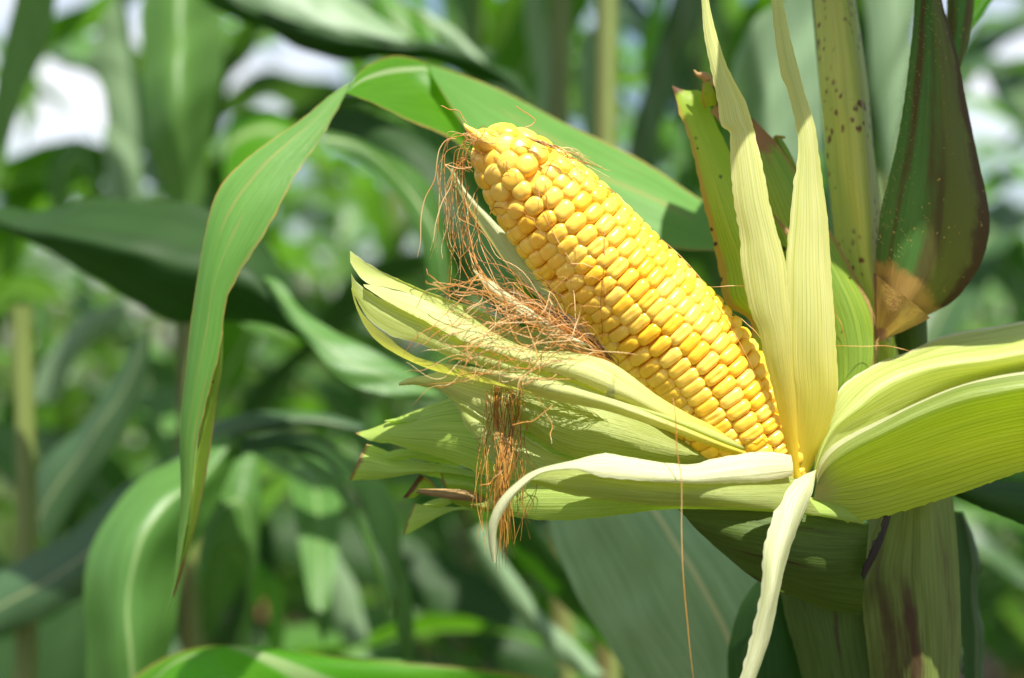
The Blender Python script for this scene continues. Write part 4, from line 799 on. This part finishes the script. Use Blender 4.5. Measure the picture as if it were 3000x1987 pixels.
lf(pH, [F([(1130, 1160), (1180, 1260), (1260, 1360), (1350, 1450), (1440, 1530), (1520, 1620)]), F([(1200, 1150), (1270, 1260), (1340, 1350), (1400, 1430), (1470, 1500), (1560, 1600)])], [[.88, .88], [.86, .86]], 'leafdark', bulge=.005, label='dark green leaf with a reddish midrib left of the pale one')
lf(pH, [F([(1080, 1230), (1120, 1310), (1180, 1400), (1250, 1480), (1330, 1560)]), F([(1120, 1210), (1170, 1300), (1240, 1400), (1310, 1470), (1400, 1560)])], [[.92, .92], [.92, .92]], 'leafsheen', bulge=.004)

lf(pH, [F([(560, 1170), (780, 1190), (1000, 1270), (1250, 1420), (1330, 1540)]), F([(600, 1300), (800, 1340), (1000, 1430), (1150, 1540), (1200, 1620)])], [[1.25, 1.2], [1.22, 1.18]], 'leafdark', bulge=.008, label='dark leaf added for the shade in the gap below the husks')  # added leaf: its dark colour paints the shade under the husks
lf(pH, [F([(728, 1290), (755, 1390), (800, 1500)]), F([(772, 1268), (822, 1360), (850, 1480)])], [[1.12, 1.12], [1.12, 1.12]], 'leafsheen', bulge=.004)
lf(pH, [F([(600, 1400), (640, 1330), (660, 1450), (640, 1560)]), F([(570, 1400), (600, 1300), (620, 1450), (600, 1560)])], [[1.1, 1.1], [1.1, 1.1]], 'leafglow', bulge=.003)
# ------------------------------------------------------------------ the field
for ci, (e, x, y, top) in enumerate(SHADE_CANOPY):  # leaves added above the view to shade the background, plus some low ones
    r = random.Random(ci + 900); zf = CAMH + .225 * y
    zsl = [zf + .04 + (top - zf - .05) * k / 7 for k in range(7)] + [.25, .4, .55, .7]
    for k, z in enumerate(zsl):
        az = r.uniform(.2, 2.94)
        V, Fc, UV = leaf_geo(r.uniform(.45, .6), r.uniform(.07, .1), r.uniform(.5, .9) if k < 7 else r.uniform(.9, 1.2), az, r.uniform(.4, .9) if k < 7 else r.uniform(1.6, 2.4), 3000 + ci * 40 + k, r.uniform(-.6, .6))
        build('leaf', V + np.array((x, y, z)), Fc, M[('leaf', 'leafmid', 'leafplain')[k % 3]], e, uv=UV, attr=np.full(len(V), (k * .137 + ci * .31) % 1))
GR = 'corn plants of the field out of focus behind the ear'
protos = []
for pi in range(6):
    r = random.Random(pi + 50); hgt = r.uniform(1.75, 2.2)
    e = empty('corn_plant', (0, 0, 0), 'out-of-focus corn plant standing in the field rows far behind the ear', 'corn plant', GR)
    n = 40; t = np.linspace(0, 1, n); pts = np.c_[.01 * np.sin(t * 5), .01 * np.cos(t * 4), t * hgt]
    V, Fc = tube_geo(pts, .012 * (1 - .6 * t), 8); ii = np.arange(len(V)); build('stalk', V, Fc, M['bgstalk'], e, uv=np.c_[(ii % 8) / 8., ii // 8 / n])
    base_az = r.uniform(0, 3.14)
    for k in range(14):
        z = .12 + k * (hgt - .25) / 14; az = base_az + (k % 2) * math.pi + r.uniform(-.5, .5)
        V, Fc, UV = leaf_geo(r.uniform(.55, .85) * (1 if k < 12 else .7), r.uniform(.065, .095), r.uniform(.9, 1.25), az, r.uniform(1.5, 2.6), pi * 40 + k, r.uniform(-.8, .8))
        mt = M['drycorn'] if k == 0 else M[('leaf', 'leaf', 'leafmid', 'leafblue')[r.randrange(4)]]
        build('leaf', V + np.array((pts[int(z / hgt * (n - 1))][0], pts[int(z / hgt * (n - 1))][1], z)), Fc, mt, e, uv=UV, attr=np.full(len(V), (k * .137 + pi * .31) % 1))
    protos.append(e)
spots = []
rr = random.Random(3)
for row, y in enumerate((1.38, 1.75, 2.35, 3.0, 3.7, 4.5, 5.4, 6.4)):
    step = .22 + .018 * row; nx = int((0.42 * y + .35) / step) + 1
    for i in range(-nx, nx + 1):
        x = i * step + rr.uniform(-.09, .09) + (row % 2) * step / 2
        fx = x / (K * y) + 1183.5
        if row in (1, 2, 3) and 500 < fx < 660: continue
        if 2180 < fx < 2420 and row < 5: continue
        hmax = 9. if row else 1.05
        if -60 < fx < 330: hmax = 1.2 + (784 - 430) * K * y      # lower plants where the sky shows
        elif 2200 < fx < 2460: hmax = 1.2 + (784 - 380) * K * y
        elif 480 < fx < 740: hmax = 1.2 + (784 - 240) * K * y
        spots.append((x, y + rr.uniform(-.15, .15), hmax))
used = set()
for i, (x, y, hmax) in enumerate(spots):
    p = protos[i % 6]
    if i >= 6:
        q = p.copy(); COL.objects.link(q)
        for ch in p.children:
            c = ch.copy(); COL.objects.link(c); c.parent = q
        p = q
    p.location = (x, y, rr.uniform(-.12, .02)); p.rotation_euler = (0, 0, rr.uniform(0, 6.28)); p.scale = (min(1, hmax / 2.15),) * 3
